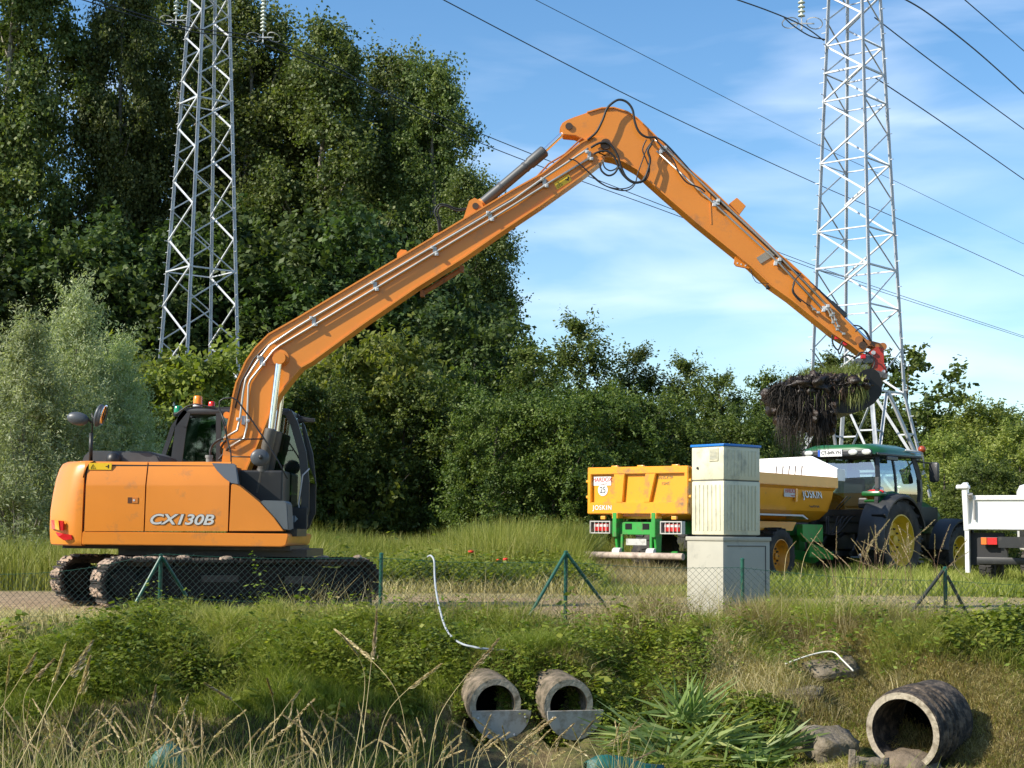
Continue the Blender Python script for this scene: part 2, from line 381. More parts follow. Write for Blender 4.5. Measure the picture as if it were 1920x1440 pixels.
def crown_mesh(seed, H, base, prof, nclump, per, leaf, clr, aspect=.6, twig=1.0, upbias=.4, shell=.55, open_=0.0, elong=1.0):
    """returns (V, tint, clump centres). prof(t)=radius at fraction t of the crown height"""
    rng = np.random.default_rng(seed); C = []; 
    while len(C) < nclump:
        t = rng.uniform(0, 1); r = prof(t); a = rng.uniform(0, 2*np.pi)
        lob = 1+.22*math.sin(3*a+seed+4*t)+.16*math.sin(5*a+9*t+seed*2)
        if rng.uniform() > (r/prof_max(prof))**1.0 + .12: continue
        rr = r*lob*(shell+(1-shell)*rng.uniform()) if rng.uniform() < .75 else r*lob*math.sqrt(rng.uniform())*.8
        z = base + (H-base)*t
        if open_ and math.sin(a*2+t*11+seed)*math.sin(t*17+a+seed) > 1-open_: continue
        C.append((rr*math.cos(a), rr*math.sin(a), z, a, r))
    C = np.array(C); Vs = []; Ts = []
    for c in C:
        cr_ = clr*rng.uniform(.6, 1.35); n = int(per*rng.uniform(.6, 1.4)); k = max(5, n//26)
        out = np.array([math.cos(c[3]), math.sin(c[3]), 0])
        D = unit(rng.normal(size=(k, 3)) + out*.7 + np.array([0, 0, upbias])); Lg = cr_*twig*rng.uniform(.5, 1.5, k)
        ti = rng.integers(0, k, n); s = rng.uniform(.1, 1, n)**.8
        P = c[:3] + D[ti]*(Lg[ti]*s)[:, None]*np.array([1, 1, elong]) + rng.normal(size=(n, 3))*cr_*.13
        N = unit(rng.normal(size=(n, 3))*.75 + D[ti]*.5 + np.array([0, 0, .55]))
        ld = unit(D[ti]*.6+rng.normal(size=(n, 3))*.6); ld = unit(ld - N*np.sum(ld*N, 1)[:, None])
        Vs.append(leaves(P, N, leaf, rng, aspect, ld)); Ts.append(np.clip(rng.normal(.45, .22, n)+rng.normal(0, .16), 0, 1))
    return np.concatenate(Vs), np.concatenate(Ts), C
def prof_max(p): return max(p(i/20) for i in range(21))
def trunk_mesh(seed, H, base, r0, C, nlimb=16, lean=0.0):
    rnd = random.Random(seed); mb = MB(); pts = []; n = 9
    for i in range(n+1):
        t = i/n; pts.append((lean*t*t*H*.3+rnd.uniform(-.03, .03)*H*.05*i/2, rnd.uniform(-.03, .03)*H*.05*i/2, -.4+(H*.93+.4)*t))
    mb.tube(pts, [r0*(1-.88*i/n) for i in range(n+1)], 8)
    for c in rnd.sample(list(C), min(nlimb, len(C))):
        z0 = max(base*.6, c[2]-abs(c[4])*rnd.uniform(.5, 1.1)-.3); z0 = min(z0, H*.85)
        t = (z0+.4)/(H*.93+.4); i = min(n-1, max(0, int(t*n))); a = Vector(pts[i]).lerp(Vector(pts[i+1]), min(1, max(0, t*n-i)))
        b = Vector(c[:3]); mid = a.lerp(b, .5)+Vector((0, 0, -.06*(b-a).length+rnd.uniform(-.1, .1)))
        rr = r0*(1-.85*t)*.45; mb.tube([a, mid, b, b+(b-mid)*.35], [rr, rr*.7, rr*.35, rr*.12], 5)
    return mb
TREE_CACHE = {}
def tree(kind, px, top, Y, label, name, cat, group=None, rot=None, wscale=1.0, z0=0.0, X=None, H=None):
    """top: photograph row of the treetop at distance Y"""
    K = KINDS[kind]; p = at(px, top, Y)
    Hh = H if H else p.z - z0; x = X if X is not None else p.x
    if kind not in TREE_CACHE:
        V, T, C = crown_mesh(K['seed'], K['H'], K['base'], K['prof'], K['n'], K['per'], K['leaf'], K['clr'], **K.get('kw', {}))
        root = thing(name, label, cat, (0, 0, 0)); cr_o = quad_object('crown', V, T, K['mat'], root)
        tr = trunk_mesh(K['seed'], K['H'], K['base'], K['r0'], C, K.get('limbs', 16)).build('trunk', K['bark'], root, smooth=True)
        TREE_CACHE[kind] = (cr_o.data, tr.data)
    else:
        root = thing(name, label, cat)
        for nm, d in zip(('crown', 'trunk'), TREE_CACHE[kind]):
            o = bpy.data.objects.new(nm, d); COL.objects.link(o); o.parent = root
    if kind in ('shrub_a', 'shrub_b', 'pale_bush', 'elder'): Hh *= .94
    if kind == 'willow': Hh *= .87
    s = Hh/K['H']; root.location = (x, Y, z0+float(gz(x, Y))*0); root.scale = (s*wscale, s*wscale, s)
    root.rotation_euler = (0, 0, rot if rot is not None else random.uniform(0, 6.28)); root['label'] = label
    if group: root['group'] = group
    return root
pop_prof = lambda t: (3.9*math.sin(math.pi*min(1, (t*.86+.14)))**.6)*(1-.15*t)
round_prof = lambda t: 3.2*math.sqrt(max(.02, 1-(t*1.35-.5)**2)) if t < 1.05 else .3
cone_prof = lambda t: 2.2*(1-t)**.7+.12
bush_prof = lambda t: 2.4*math.sqrt(max(.03, 1-(t*.95)**2.4))
KINDS = {
 'poplar_a': dict(seed=3, H=25, base=4, prof=pop_prof, n=340, per=430, leaf=.165, clr=1.15, mat=GREEN_POPLAR, bark=BARK_PALE, r0=.42, limbs=40, kw=dict(aspect=.8, open_=.30, upbias=.5)),
 'poplar_b': dict(seed=11, H=25, base=3, prof=lambda t: pop_prof(t)*(1.0+.15*math.sin(t*9)), n=340, per=430, leaf=.165, clr=1.2, mat=GREEN_POPLAR, bark=BARK_PALE, r0=.42, limbs=40, kw=dict(aspect=.8, open_=.34, upbias=.5)),
 'dark_tree': dict(seed=21, H=14, base=1.0, prof=lambda t: round_prof(t)*1.35, n=210, per=170, leaf=.26, clr=1.1, mat=GREEN_DARK, bark=BARK, r0=.28, kw=dict(aspect=.7)),
 'shrub_a': dict(seed=31, H=6, base=.1, prof=bush_prof, n=230, per=240, leaf=.105, clr=.52, mat=GREEN_MID, bark=BARK, r0=.10, limbs=26, kw=dict(aspect=.55, upbias=.7, twig=1.15)),
 'shrub_b': dict(seed=37, H=7, base=.1, prof=lambda t: 1.9*(1-t**1.6)+.12, n=220, per=200, leaf=.11, clr=.5, mat=GREEN_MID, bark=BARK, r0=.10, limbs=30, kw=dict(aspect=.5, upbias=1.1, twig=1.4)),
 'elder': dict(seed=41, H=5, base=.2, prof=bush_prof, n=150, per=170, leaf=.16, clr=.55, mat=GREEN_YEL, bark=BARK, r0=.09, kw=dict(aspect=.55, upbias=.3)),
 'willow': dict(seed=51, H=6.5, base=.0, prof=lambda t: 2.6*(1-.55*t) if t < .45 else 1.96*((1-t)/.55)**1.15+.05, n=380, per=300, leaf=.105, clr=.5, mat=WILLOW, bark=BARK_PALE, r0=.12, limbs=40, kw=dict(aspect=.28, upbias=1.0, twig=1.3, elong=1.1)),
 'pale_bush': dict(seed=61, H=6, base=.0, prof=lambda t: 2.2*(1-t**2.2)+.15, n=220, per=170, leaf=.13, clr=.5, mat=GREEN_PALE, bark=BARK, r0=.1, kw=dict(aspect=.4, upbias=1.0, twig=1.3)),
 'airy_tree': dict(seed=71, H=8, base=2.0, prof=lambda t: 2.4*math.sin(math.pi*(t*.8+.15))**.7, n=95, per=110, leaf=.20, clr=.62, mat=GREEN_MID, bark=BARK, r0=.12, limbs=45, kw=dict(aspect=.6, open_=.2, upbias=.6)),
}
# tall poplars behind
POP = 'tall leafy poplar in the row at the back'
for i, (px, top, Y, k, w, lab) in enumerate([
    (30, -190, 80, 'a', .80, 'tall poplar at the far left edge of the photo, its top out of frame'),
    (232, -60, 82, 'b', .66, 'tall poplar just left of the left pylon, a pale limb showing in its gap'),
    (345, -90, 90, 'a', .85, 'tall poplar standing behind the left pylon'),
    (470, 10, 84, 'b', .95, 'tall poplar just right of the left pylon, behind the insulator'),
    (610, 50, 82, 'a', .95, 'tall rounded poplar with sunlit top, second right of the left pylon'),
    (735, 110, 88, 'b', .9, 'poplar with a dip beside it, third from the right end of the row'),
    (815, 115, 82, 'a', .80, 'rightmost high poplar, its edge against open sky above the excavator arm'),
    (880, 330, 78, 'b', .92, 'lower dark tree at the right end of the poplar row, under the arm cylinder'),
    (540, 170, 98, 'a', 1.1, 'shaded poplar further back between the pylon and the sunlit poplars'),
    (760, 250, 99, 'b', 1.15, 'shaded poplar further back near the right end of the row')]):
    tree('poplar_'+k, px, top, Y, lab, 'poplar_tree', 'tree', 'poplars at the back', wscale=w)
# dark understorey
for i, (px, top, Y, lab) in enumerate([
    (-40, 470, 72, 'dark tree under the poplars at the left edge of the photo'),
    (110, 420, 73, 'dark tree under the poplars above the silvery willow'),
    (250, 440, 75, 'dark tree in the shade left of the left pylon legs'),
    (400, 430, 77, 'dark tree in the shade behind the legs of the left pylon'),
    (545, 400, 74, 'dark tree in the shade right of the left pylon legs'),
    (670, 430, 72, 'dark tree under the poplars behind the middle of the boom'),
    (790, 500, 71, 'dark tree below the stick cylinder, behind the boom'),
    (890, 590, 66, 'dark rounded tree at the right foot of the poplar row')]):
    tree('dark_tree', px, top, Y, lab, 'dark_tree', 'tree', 'dark trees under the poplars', wscale=1.05)
# shrubs of the hedge
SH = [
 ('elder', 300, 655, 41, 1.0, 'yellow-green bush in front of the left pylon foot, left of its pair'),
 ('elder', 395, 638, 40.5, 1.0, 'yellow-green bush right in front of the left pylon foot, right of its pair'),
 ('shrub_a', 270, 760, 38, 1.0, 'green bush between the silvery willow and the excavator cab'),
 ('shrub_a', 440, 745, 39, 1.0, 'green bush behind the excavator cab roof'),
 ('shrub_b', 560, 650, 47, 1.2, 'dark green bush just right of the boom knee'),
 ('shrub_a', 620, 700, 42, 1.0, 'green bush with bare twigs right of the excavator cab'),
 ('elder', 690, 620, 44, .9, 'light green bush rising under the middle of the boom'),
 ('shrub_a', 760, 705, 43, 1.05, 'broad green bush under the boom, left of the open meadow middle'),
 ('shrub_b', 860, 680, 46, 1.2, 'green bush below the right end of the poplars'),
 ('shrub_a', 930, 735, 41, 1.0, 'rounded green bush above the tall meadow grass'),
 ('shrub_b', 1000, 640, 47, 1.1, 'spiky bush left of the tallest sapling of the hedge'),
 ('shrub_b', 1090, 585, 49, 1.0, 'tallest sapling of the hedge, pointed against the sky left of the trailer'),
 ('shrub_a', 1040, 730, 41, 1.0, 'low rounded bush in front of the tallest sapling'),
 ('shrub_a', 1130, 720, 43, 1.05, 'low bush behind the left end of the orange tailgate'),
 ('shrub_b', 1190, 640, 50, 1.0, 'pointed bush above the middle of the orange tailgate'),
 ('shrub_a', 1235, 730, 44, 1.05, 'rounded bush behind the right half of the orange tailgate'),
 ('shrub_b', 1290, 662, 50, 1.0, 'pointed bush above the beige cabinet, left one'),
 ('shrub_b', 1350, 690, 48, 1.1, 'bush directly above the blue cabinet lid'),
 ('shrub_a', 1400, 760, 45, 1.0, 'bush between the beige cabinet and the hanging weeds'),
 ('shrub_b', 1430, 690, 50, 1.0, 'pointed sapling left of the hanging weeds'),
 ('shrub_a', 1500, 745, 60, 1.0, 'bush behind the dripping weeds under the bucket'),
 ('shrub_b', 1560, 655, 63, 1.2, 'bush behind the bucket, inside the foot of the right pylon'),
 ('shrub_a', 1620, 750, 61, 1.0, 'dark bush behind the tractor cab roof'),
 ('airy_tree', 1700, 655, 62, 1.15, 'thin airy tree with gaps, right of the right pylon foot'),
 ('pale_bush', 1770, 800, 47, 1.1, 'light green bush behind the tractor bonnet'),
 ('pale_bush', 1850, 738, 58, 1.3, 'tallest pale bush above the white tipper body at the right edge'),
 ('pale_bush', 1790, 775, 62, 1.2, 'pale bush in the gap between the airy tree and the tallest pale bush'),
 ('pale_bush', 1910, 780, 50, 1.2, 'pale bush at the right edge of the photo above the tipper'),
 ('shrub_a', 1690, 800, 60, 1.1, 'dark green bush right behind the tractor exhaust'),
 ('shrub_a', 1840, 860, 43, 1.1, 'low green bush between tractor and white tipper'),
 ('willow', 55, 560, 31, .95, 'silvery willow bush at the left edge of the photo'),
 ('willow', 150, 492, 33, .72, 'tallest silvery willow with the pointed top, left of the cab'),
 ('willow', 225, 600, 34, .8, 'lower silvery willow beside the counterweight mirror'),
]
for kd, px, top, Y, w, lab in SH:
    tree(kd, px, top, Y, lab, 'willow_bush' if kd == 'willow' else ('small_tree' if kd in ('airy_tree',) else 'hedge_bush'), 'bush' if kd != 'airy_tree' else 'tree', 'bushes of the hedge', wscale=w)
# low dense shade behind the meadow: understory bushes that close the hedge foot
for i, px in enumerate(range(-60, 2000, 105)):
    Yh = (53 if px < 1430 else 66)+random.uniform(-1.5, 1.5)
    tree('shrub_a', px, 790+random.uniform(-25, 25), Yh, 'dark bush deep in the hedge, half hidden behind the sunlit bushes', 'hedge_bush', 'bush', 'bushes deep in the hedge', wscale=1.25)
# the tree outside the frame on the left that shades the bank
tree('dark_tree', 0, 0, 11.1, 'dark tree standing left of the frame, shading the bank', 'dark_tree', 'tree', X=-7.7, H=5.2, z0=-.6, wscale=.85)
tree('dark_tree', 0, 0, 9.6, 'taller dark tree left of the frame at the ditch edge', 'dark_tree', 'tree', X=-10.8, H=7.4, z0=-.5, wscale=.8)

# ------------------------------------------------------------------ grasses and weeds
G_MEADOW = leafmat('meadow_blade', [(.15, .185, .025), (.29, .315, .06), (.50, .46, .18)], trans=.35)
G_REED = leafmat('reed_blade', [(.09, .15, .035), (.155, .22, .06), (.27, .30, .09)], trans=.35)
G_WEED = leafmat('weed_leaf', [(.062, .105, .015), (.165, .225, .028), (.36, .39, .065)], trans=.35)
G_STRAW = leafmat('straw_blade', [(.20, .155, .065), (.40, .33, .15), (.62, .54, .31)], trans=.25)
G_RED = leafmat('reddish_grass', [(.13, .075, .04), (.27, .19, .10), (.42, .34, .17)], trans=.25)
G_LITTER_SHADE = leafmat('shade_darkened_litter', [(.08, .062, .028), (.18, .14, .06), (.34, .28, .13)], trans=.1)  # litter browns darkened to deepen the shade on the left bank foot
G_CUT = leafmat('cut_hay', [(.20, .155, .05), (.48, .40, .15), (.70, .61, .30)], trans=.25)
G_FRESH = leafmat('fresh_grass', [(.11, .155, .018), (.23, .27, .036), (.40, .39, .09)], trans=.35)
def scatter(n, x0, x1, y0, y1, rng, mask=None, persp=True):
    """points in a trapezoid seen by the camera: x0,x1 are photo columns"""
    Y = rng.uniform(y0, y1, n*3 if mask else n); u = rng.uniform(x0, x1, len(Y)); X = (u-960)/F*Y*1.0
    if mask is not None:
        k = mask(u, Y, X, rng) ; X, Y, u = X[k][:n], Y[k][:n], u[k][:n]
    k = ~((u > 862-(14.9-Y)*20) & (u < 1150) & (Y < 14.78)) & ~((u > 1612) & (u < 1775) & (Y < 14.6) & (Y > 13.2))
    X, Y = X[k], Y[k]
    return np.stack([X, Y, gz(X, Y)], 1)
def patch(rng, x, y, s):  # smooth pseudo noise 0..1
    return .5+.25*np.sin(x*s+1.3*np.sin(y*s*.7))+.25*np.sin(y*s*1.3+1.1*np.sin(x*s*1.9+2))
def grass(name, label, n, x0, x1, y0, y1, h, w, lean, mat_, seed, hvar=.45, mask=None, patchy=None, zoff=0.0, clump=0):
    rng = np.random.default_rng(seed); P = scatter(n, x0, x1, y0, y1, rng, mask)
    if clump:
        ci = rng.integers(0, max(1, len(P)//clump), len(P)); q = P[ci] + rng.normal(size=(len(P), 3))*np.array([.045, .045, 0]); q[:, 2] = gz(q[:, 0], q[:, 1]); P = q
    n = len(P); hh = h*rng.uniform(1-hvar, 1+hvar, n)
    if patchy: hh *= .55+.75*patch(rng, P[:, 0], P[:, 1], patchy)
    P[:, 2] += zoff-.02
    V = blades(P, hh, w*rng.uniform(.6, 1.4, n), np.clip(rng.normal(lean, .2, n), .02, 1.1), rng)
    t = np.clip(rng.normal(.42, .25, n)+.5*(patch(rng, P[:, 0]+3, P[:, 1]+7, 1.3)-.5), 0, 1)
    o = quad_object(name, V, t, mat_, per=6); tag(o, label, 'grass', kind='stuff'); return o
def weeds(name, label, n, x0, x1, y0, y1, h, leaf, mat_, seed, mask=None, patchy=1.7, per=16, aspect=.7):
    """leafy plants: stems are implied by leaves stacked up to height h"""
    rng = np.random.default_rng(seed); B = scatter(n, x0, x1, y0, y1, rng, mask); n = len(B)
    H = h*rng.uniform(.3, 1.25, n)*(.7+.45*patch(rng, B[:, 0], B[:, 1], patchy*1.6))*np.where(rng.uniform(size=n) < .06, 1.6, 1); tip = rng.normal(size=(n, 2))*.12
    i = np.repeat(np.arange(n), per); t = rng.uniform(.1, 1, n*per); rad = (.09*(1-t*.7)+.02)*rng.uniform(.3, 1.6, n*per)*(h/.35+.6)/1.6; a = rng.uniform(0, 6.283, n*per)
    P = B[i]; P = P + np.stack([tip[i, 0]*t*H[i]*2+rad*np.cos(a), tip[i, 1]*t*H[i]*2+rad*np.sin(a), H[i]*t], 1)
    N = unit(rng.normal(size=(len(P), 3))*.5 + np.stack([np.cos(a)*.5, np.sin(a)*.5, np.ones(len(P))], 1))
    V = leaves(P, N, leaf*(.6+.9*rng.uniform(size=n)[i]), rng, aspect, unit(np.stack([np.cos(a), np.sin(a), -.3*np.ones(len(P))], 1)))
    tt = np.clip(rng.normal(.42, .2, len(P))+.35*(patch(rng, P[:, 0], P[:, 1], 2.1)-.5)+.15*(t-.5), 0, 1)
    o = quad_object(name, V, tt, mat_); tag(o, label, 'weeds', kind='stuff'); return o
# meadow behind the track
exc_clear = lambda u, Y, X, rng: np.ones(len(u), bool)
grass('meadow_grass', 'tall yellow-green meadow grass in front of the hedge', 60000, 560, 1330, 31, 37, .84, .014, .28, G_MEADOW, 101, patchy=.9, mask=lambda u, Y, X, r: (u < 1095) | (Y > 36))
grass('reed_grass', 'band of tall bluish green reed grass behind the meadow', 16000, 880, 1110, 34, 38, 1.08, .020, .22, G_REED, 102, hvar=.25)
grass('meadow_grass', 'green meadow grass left of and behind the excavator tracks', 26000, -60, 600, 27, 33, .75, .016, .3, G_MEADOW, 103, patchy=1.1)
grass('verge_grass', 'low green verge weeds along the far side of the track', 42000, 560, 1320, 28.5, 31.5, .42, .018, .5, G_FRESH, 104, patchy=2.3, mask=lambda u, Y, X, r: u < 1120+r.normal(0, 15, len(u)))
weeds('verge_weeds', 'leafy weeds on the far verge behind the white hose', 5200, 600, 1300, 28.5, 31.5, .42, .07, G_WEED, 105, mask=lambda u, Y, X, r: u < 1115)
grass('meadow_grass', 'short sunlit meadow at the right edge under the tipper', 26000, 1380, 1990, 29, 46, .34, .02, .5, G_MEADOW, 106, patchy=1.0)
grass('verge_grass', 'sparse dry grass on the near verge of the track', 26000, -40, 1990, 17.2, 20.0, .13, .007, .7, G_STRAW, 107, patchy=2.0)
grass('verge_grass', 'sparse short grass growing in the track', 9000, 560, 1990, 20, 29, .09, .009, .7, G_CUT, 108, patchy=1.5)
# bank, left: green leafy weeds
left = lambda u, Y, X, rng: (rng.uniform(size=len(u)) < np.clip(1.15-(u-1050)/500, 0, 1)) & (Y > 14.85+.25*np.sin(X*2))
weeds('bank_weeds', 'dense leafy green weeds on the ditch bank left of the twin pipes', 6000, -60, 880, 14.9, 16.7, .26, .042, G_WEED, 111, mask=lambda u, Y, X, r: (Y > 15.2+.2*np.sin(X*2.2)) & ~((u < 270) & (Y > 15.8)) & (patch(r, X, Y, 2.6) > r.uniform(.25, .55, len(u))))
grass('bank_grass', 'green grass mixed with weeds on the bank left of the twin pipes', 70000, -60, 900, 15.0, 16.9, .22, .008, .6, G_FRESH, 112, patchy=3.1, clump=16, mask=lambda u, Y, X, r: ~((u < 270) & (Y > 15.9)))
weeds('bank_weeds', 'leafy weeds between and above the twin pipes', 1500, 870, 1330, 14.8, 16.6, .22, .042, G_WEED, 113, mask=lambda u, Y, X, r: ~((Y < 15.35) & (((u > 860) & (u < 985)) | ((u > 1015) & (u < 1125)))))
grass('bank_grass', 'grass above the twin pipes up to the grey cabinet base', 42000, 870, 1450, 15.0, 17.0, .21, .007, .65, G_FRESH, 114, patchy=3.6, clump=16, mask=lambda u, Y, X, r: (Y > 14.7+1.2*sstep(1080, 1240, u)+.3*np.sin(X*4)) & ~((Y < 15.3) & (((u > 850) & (u < 990)) | ((u > 1010) & (u < 1130)))))
grass('straw_grass', 'pale dry grass bent over the bank above the twin pipes', 9000, 980, 1760, 16.2, 17.2, .36, .006, .7, G_STRAW, 115, patchy=2.0)
# right bank: reddish dry grass hump, cut hay, green corner
grass('reddish_grass', 'reddish brown grass hump in front of the tractor', 38000, 1380, 1780, 16.35, 17.4, .30, .006, .55, G_RED, 116, patchy=1.5, clump=16)
grass('bank_grass', 'green tufts among the reddish grass in front of the tractor', 14000, 1380, 1800, 16.4, 17.4, .30, .008, .5, G_FRESH, 117, patchy=2.7, clump=16)
grass('cut_hay', 'mown yellowish hay lying over the right bank', 130000, 1080, 1990, 13.6, 16.9, .11, .007, 1.0, G_CUT, 118, patchy=2.2)
grass('cut_hay', 'mown green cuttings lying over the right bank', 24000, 1000, 1990, 13.6, 16.2, .09, .008, 1.0, G_MEADOW, 119, patchy=2.9)
weeds('bank_weeds', 'bright green leafy weeds at the right edge below the fence', 1300, 1750, 1990, 15.7, 16.9, .28, .055, G_WEED, 120)
weeds('bank_weeds', 'leafy green weeds around the cut iris leaves', 1000, 1090, 1480, 13.6, 15.2, .15, .05, G_WEED, 121)
grass('bank_grass', 'thin grass on the shaded foot of the left bank', 16000, -60, 900, 13.2, 14.9, .10, .007, .9, G_LITTER_SHADE, 122, patchy=2.6)
grass('bank_grass', 'green blades low in the ditch', 14000, 900, 1990, 12.6, 14.3, .12, .008, .8, G_FRESH, 123, patchy=2.0)
# near edge of the ditch: dry grass crop just in front of the camera
grass('near_grass', 'pale dry grass on the near edge of the ditch', 2600, -80, 1200, 6.2, 8.2, .46, .0045, .45, G_STRAW, 131, hvar=.4)
grass('near_grass', 'green grass among the dry grass on the near edge of the ditch', 3200, -80, 1300, 6.5, 8.5, .40, .006, .5, G_FRESH, 132)
grass('near_grass', 'short grass on the near edge of the ditch at the right', 2500, 1200, 1990, 6.5, 9.0, .26, .006, .6, G_FRESH, 133)

grass('dry_grass', 'tangle of dry and green grass under the trailer bumper', 9000, 1085, 1310, 30.5, 33, .50, .012, .5, G_STRAW, 141, patchy=1.2)
grass('meadow_grass', 'low sunlit grass in front of the trailer and tractor', 22000, 1090, 1560, 28, 33, .20, .016, .5, G_MEADOW, 142, patchy=1.6)

grass('bank_grass', 'yellow-green grass tufts on top of the left bank', 26000, 250, 1000, 16.0, 17.0, .26, .008, .5, G_MEADOW, 151, patchy=3.3, clump=22)
grass('straw_grass', 'dead straw blades tangled in the left bank', 9000, -60, 1000, 15.2, 16.8, .20, .005, .9, G_STRAW, 152, patchy=2.7)
grass('straw_grass', 'dead straw blades strewn on the shaded foot of the left bank', 30000, -60, 1100, 13.4, 15.4, .07, .007, 1.05, G_LITTER_SHADE, 153, patchy=3.7)
grass('bank_grass', 'green and yellow tufts at the right edge of the bank', 22000, 1640, 1990, 15.6, 17.0, .22, .008, .55, G_MEADOW, 154, patchy=3.4, clump=22)
weeds('bank_weeds', 'low leafy weeds hanging over the twin pipes', 900, 860, 1125, 14.85, 15.2, .12, .038, G_WEED, 155)
grass('bank_grass', 'grass hanging over the twin pipes', 6000, 855, 1130, 14.85, 15.4, .14, .007, .9, G_CUT, 156)

grass('straw_grass', 'bent pale straw mixed through the grass above the iris leaves', 12000, 1050, 1700, 15.0, 16.8, .22, .006, .85, G_STRAW, 161, patchy=3.0)
grass('straw_grass', 'pale straw lying on the far verge and the meadow edge', 9000, 560, 1120, 28, 31, .30, .012, .8, G_STRAW, 162, patchy=1.6)

grass('bank_grass', 'loose yellowish grass between the weeds of the left bank', 22000, -60, 1050, 15.0, 16.6, .24, .007, .75, G_MEADOW, 171, patchy=4.1, mask=lambda u, Y, X, r: (u > 260) | (Y < 15.9), clump=22)
grass('bank_grass', 'low green tufts on the shaded foot of the left bank', 9000, -60, 870, 13.4, 15.1, .13, .009, .8, G_FRESH, 172, patchy=4.7)

weeds('dock_weeds', 'scattered broad-leaved dock plants on the bank', 420, -60, 1330, 14.9, 16.7, .26, .10, G_WEED, 181, per=9, aspect=.42)
weeds('nettle_weeds', 'upright nettle shoots standing above the bank weeds', 560, -60, 1990, 15.5, 16.8, .42, .045, G_WEED, 182, per=22, aspect=.5, mask=lambda u, Y, X, r: (u > 260) | (Y < 15.8))
weeds('nettle_weeds', 'leafy shoots in the far verge weeds', 600, 560, 1110, 28.5, 31, .62, .08, G_WEED, 183, per=18, aspect=.5)
grass('straw_grass', 'tall pale grass heads rising over the bank top', 1600, 560, 1780, 16.2, 17.1, .52, .006, .5, G_STRAW, 184, hvar=.4)
# ------------------------------------------------------------------ excavator
CX, CY = -4.2, 22.2
ex = thing('excavator', 'orange tracked excavator with a very long arm lifting a dripping bucket', 'excavator', (CX, CY, 0))
YC = CY
def PB(px, py, Y=YC): return at(px, py, Y)
def profile(parent, name, pts, Ya, Yb, m, bevel=.006):
    """side outline taken at the middle plane, given real thickness between Ya and Yb"""
    P3 = [PB(*p) for p in pts]
    mb = MB(); n = len(P3); A = [Vector((p.x, Ya, p.z)) for p in P3]; B = [Vector((p.x, Yb, p.z)) for p in P3]
    fs = [tuple(range(n))[::-1], tuple(range(n, 2*n))] + [(i, (i+1) % n, n+(i+1) % n, n+i) for i in range(n)]
    mb.add(A+B, fs); return mb.build(name, m, parent, world=True, bevel=bevel)
def plate_along(mb, pts, Ya, Yb, t):
    P3 = [PB(*p) for p in pts]
    for a, b in zip(P3[:-1], P3[1:]):
        a = Vector((a.x, (Ya+Yb)/2, a.z)); b = Vector((b.x, (Ya+Yb)/2, b.z)); mb.beam(a, b, abs(Yb-Ya), t, (0, 0, 1))
BW = .17
top_b = [(425, 830), (437, 772), (441, 745), (447, 720), (465, 680), (482, 655), (507, 630), (560, 600), (691, 522), (789, 464), (871, 415), (960, 362), (1016, 331), (1089, 273), (1112, 262), (1132, 262)]
bot_b = [(1146, 274), (1142, 292), (1129, 304), (1089, 335), (1015, 388), (940, 438), (871, 486), (782, 542), (680, 612), (587, 680), (567, 691), (555, 705), (527, 740), (507, 782), (485, 837), (467, 878), (452, 925), (438, 975), (410, 985), (405, 960), (415, 900)]
boom = profile(ex, 'boom', top_b+bot_b, YC-BW, YC+BW, orange(), bevel=.008)
mb = MB(); plate_along(mb, top_b[:-1], YC-BW-.022, YC+BW+.022, .022); plate_along(mb, bot_b[2:17], YC-BW-.022, YC+BW+.022, .022)
mb.build('flange', orange(), boom, world=True, auto=.5)
# bosses and brackets on the boom
def disc(mb, px, py, r, Ya, Yb, seg=20):
    p = PB(px, py); mb.cyl((p.x, Ya, p.z), (p.x, Yb, p.z), r, seg=seg)
mb = MB(); disc(mb, 530, 674, .115, YC-BW-.05, YC+BW+.05); disc(mb, 516, 667, .14, YC-BW-.012, YC+BW+.012)
for p_ in [(423, 779), (424, 805), (417, 835)]: disc(mb, p_[0]+4, p_[1], .045, YC-.10, YC+.10, 12)
mb.build('pin_boss', orange(), boom, world=True, auto=.6)
mb = MB(); disc(mb, 530, 674, .06, YC-BW-.075, YC+BW+.075); disc(mb, 1134, 277, .075, YC-BW-.06, YC+BW+.06); disc(mb, 892, 390, .045, YC-.15, YC+.15)
mb.build('pivot_pin', mat('pin_steel', (.10, .06, .04), .5, .5), boom, world=True, auto=.6)
br = MB()
for s in (-.12, .09):
    br = MB(); pts = [(868, 417), (880, 380), (890, 374), (903, 381), (908, 395)]
    P3 = [PB(*p) for p in pts]; br.prism(P3, lambda p, s=s: Vector((p.x, YC+s, p.z)), lambda p, s=s: Vector((p.x, YC+s+.03, p.z)))
    br.build('cylinder_bracket', orange(), boom, world=True)
lug = MB()
for pts in ([(745, 487), (745, 476), (752, 469), (762, 470), (766, 478)], [(800, 458), (815, 440), (826, 436), (832, 441)], [(1372, 392), (1366, 384), (1384, 372), (1398, 388), (1382, 404)]):
    P3 = [PB(*p) for p in pts]
    if pts[0][0] < 1300: lug.prism(P3, lambda p: Vector((p.x, YC-.05, p.z)), lambda p: Vector((p.x, YC+.05, p.z)))
lug.build('lifting_lug', orange(), boom, world=True)
mb = MB(); a, b = PB(792, 550), PB(866, 504)
mb.cyl((a.x, YC+.02, a.z), (b.x, YC+.02, b.z), .035); mb.box((a.x, YC+.02, a.z), (.06, .1, .09)); mb.box((b.x, YC+.02, b.z), (.06, .1, .09))
mb.build('load_valve', mat('rusty_orange', (.32, .11, .03), .6, dirt=(.08, .04, .02), dscale=8, damt=.5), boom, world=True, auto=.6)
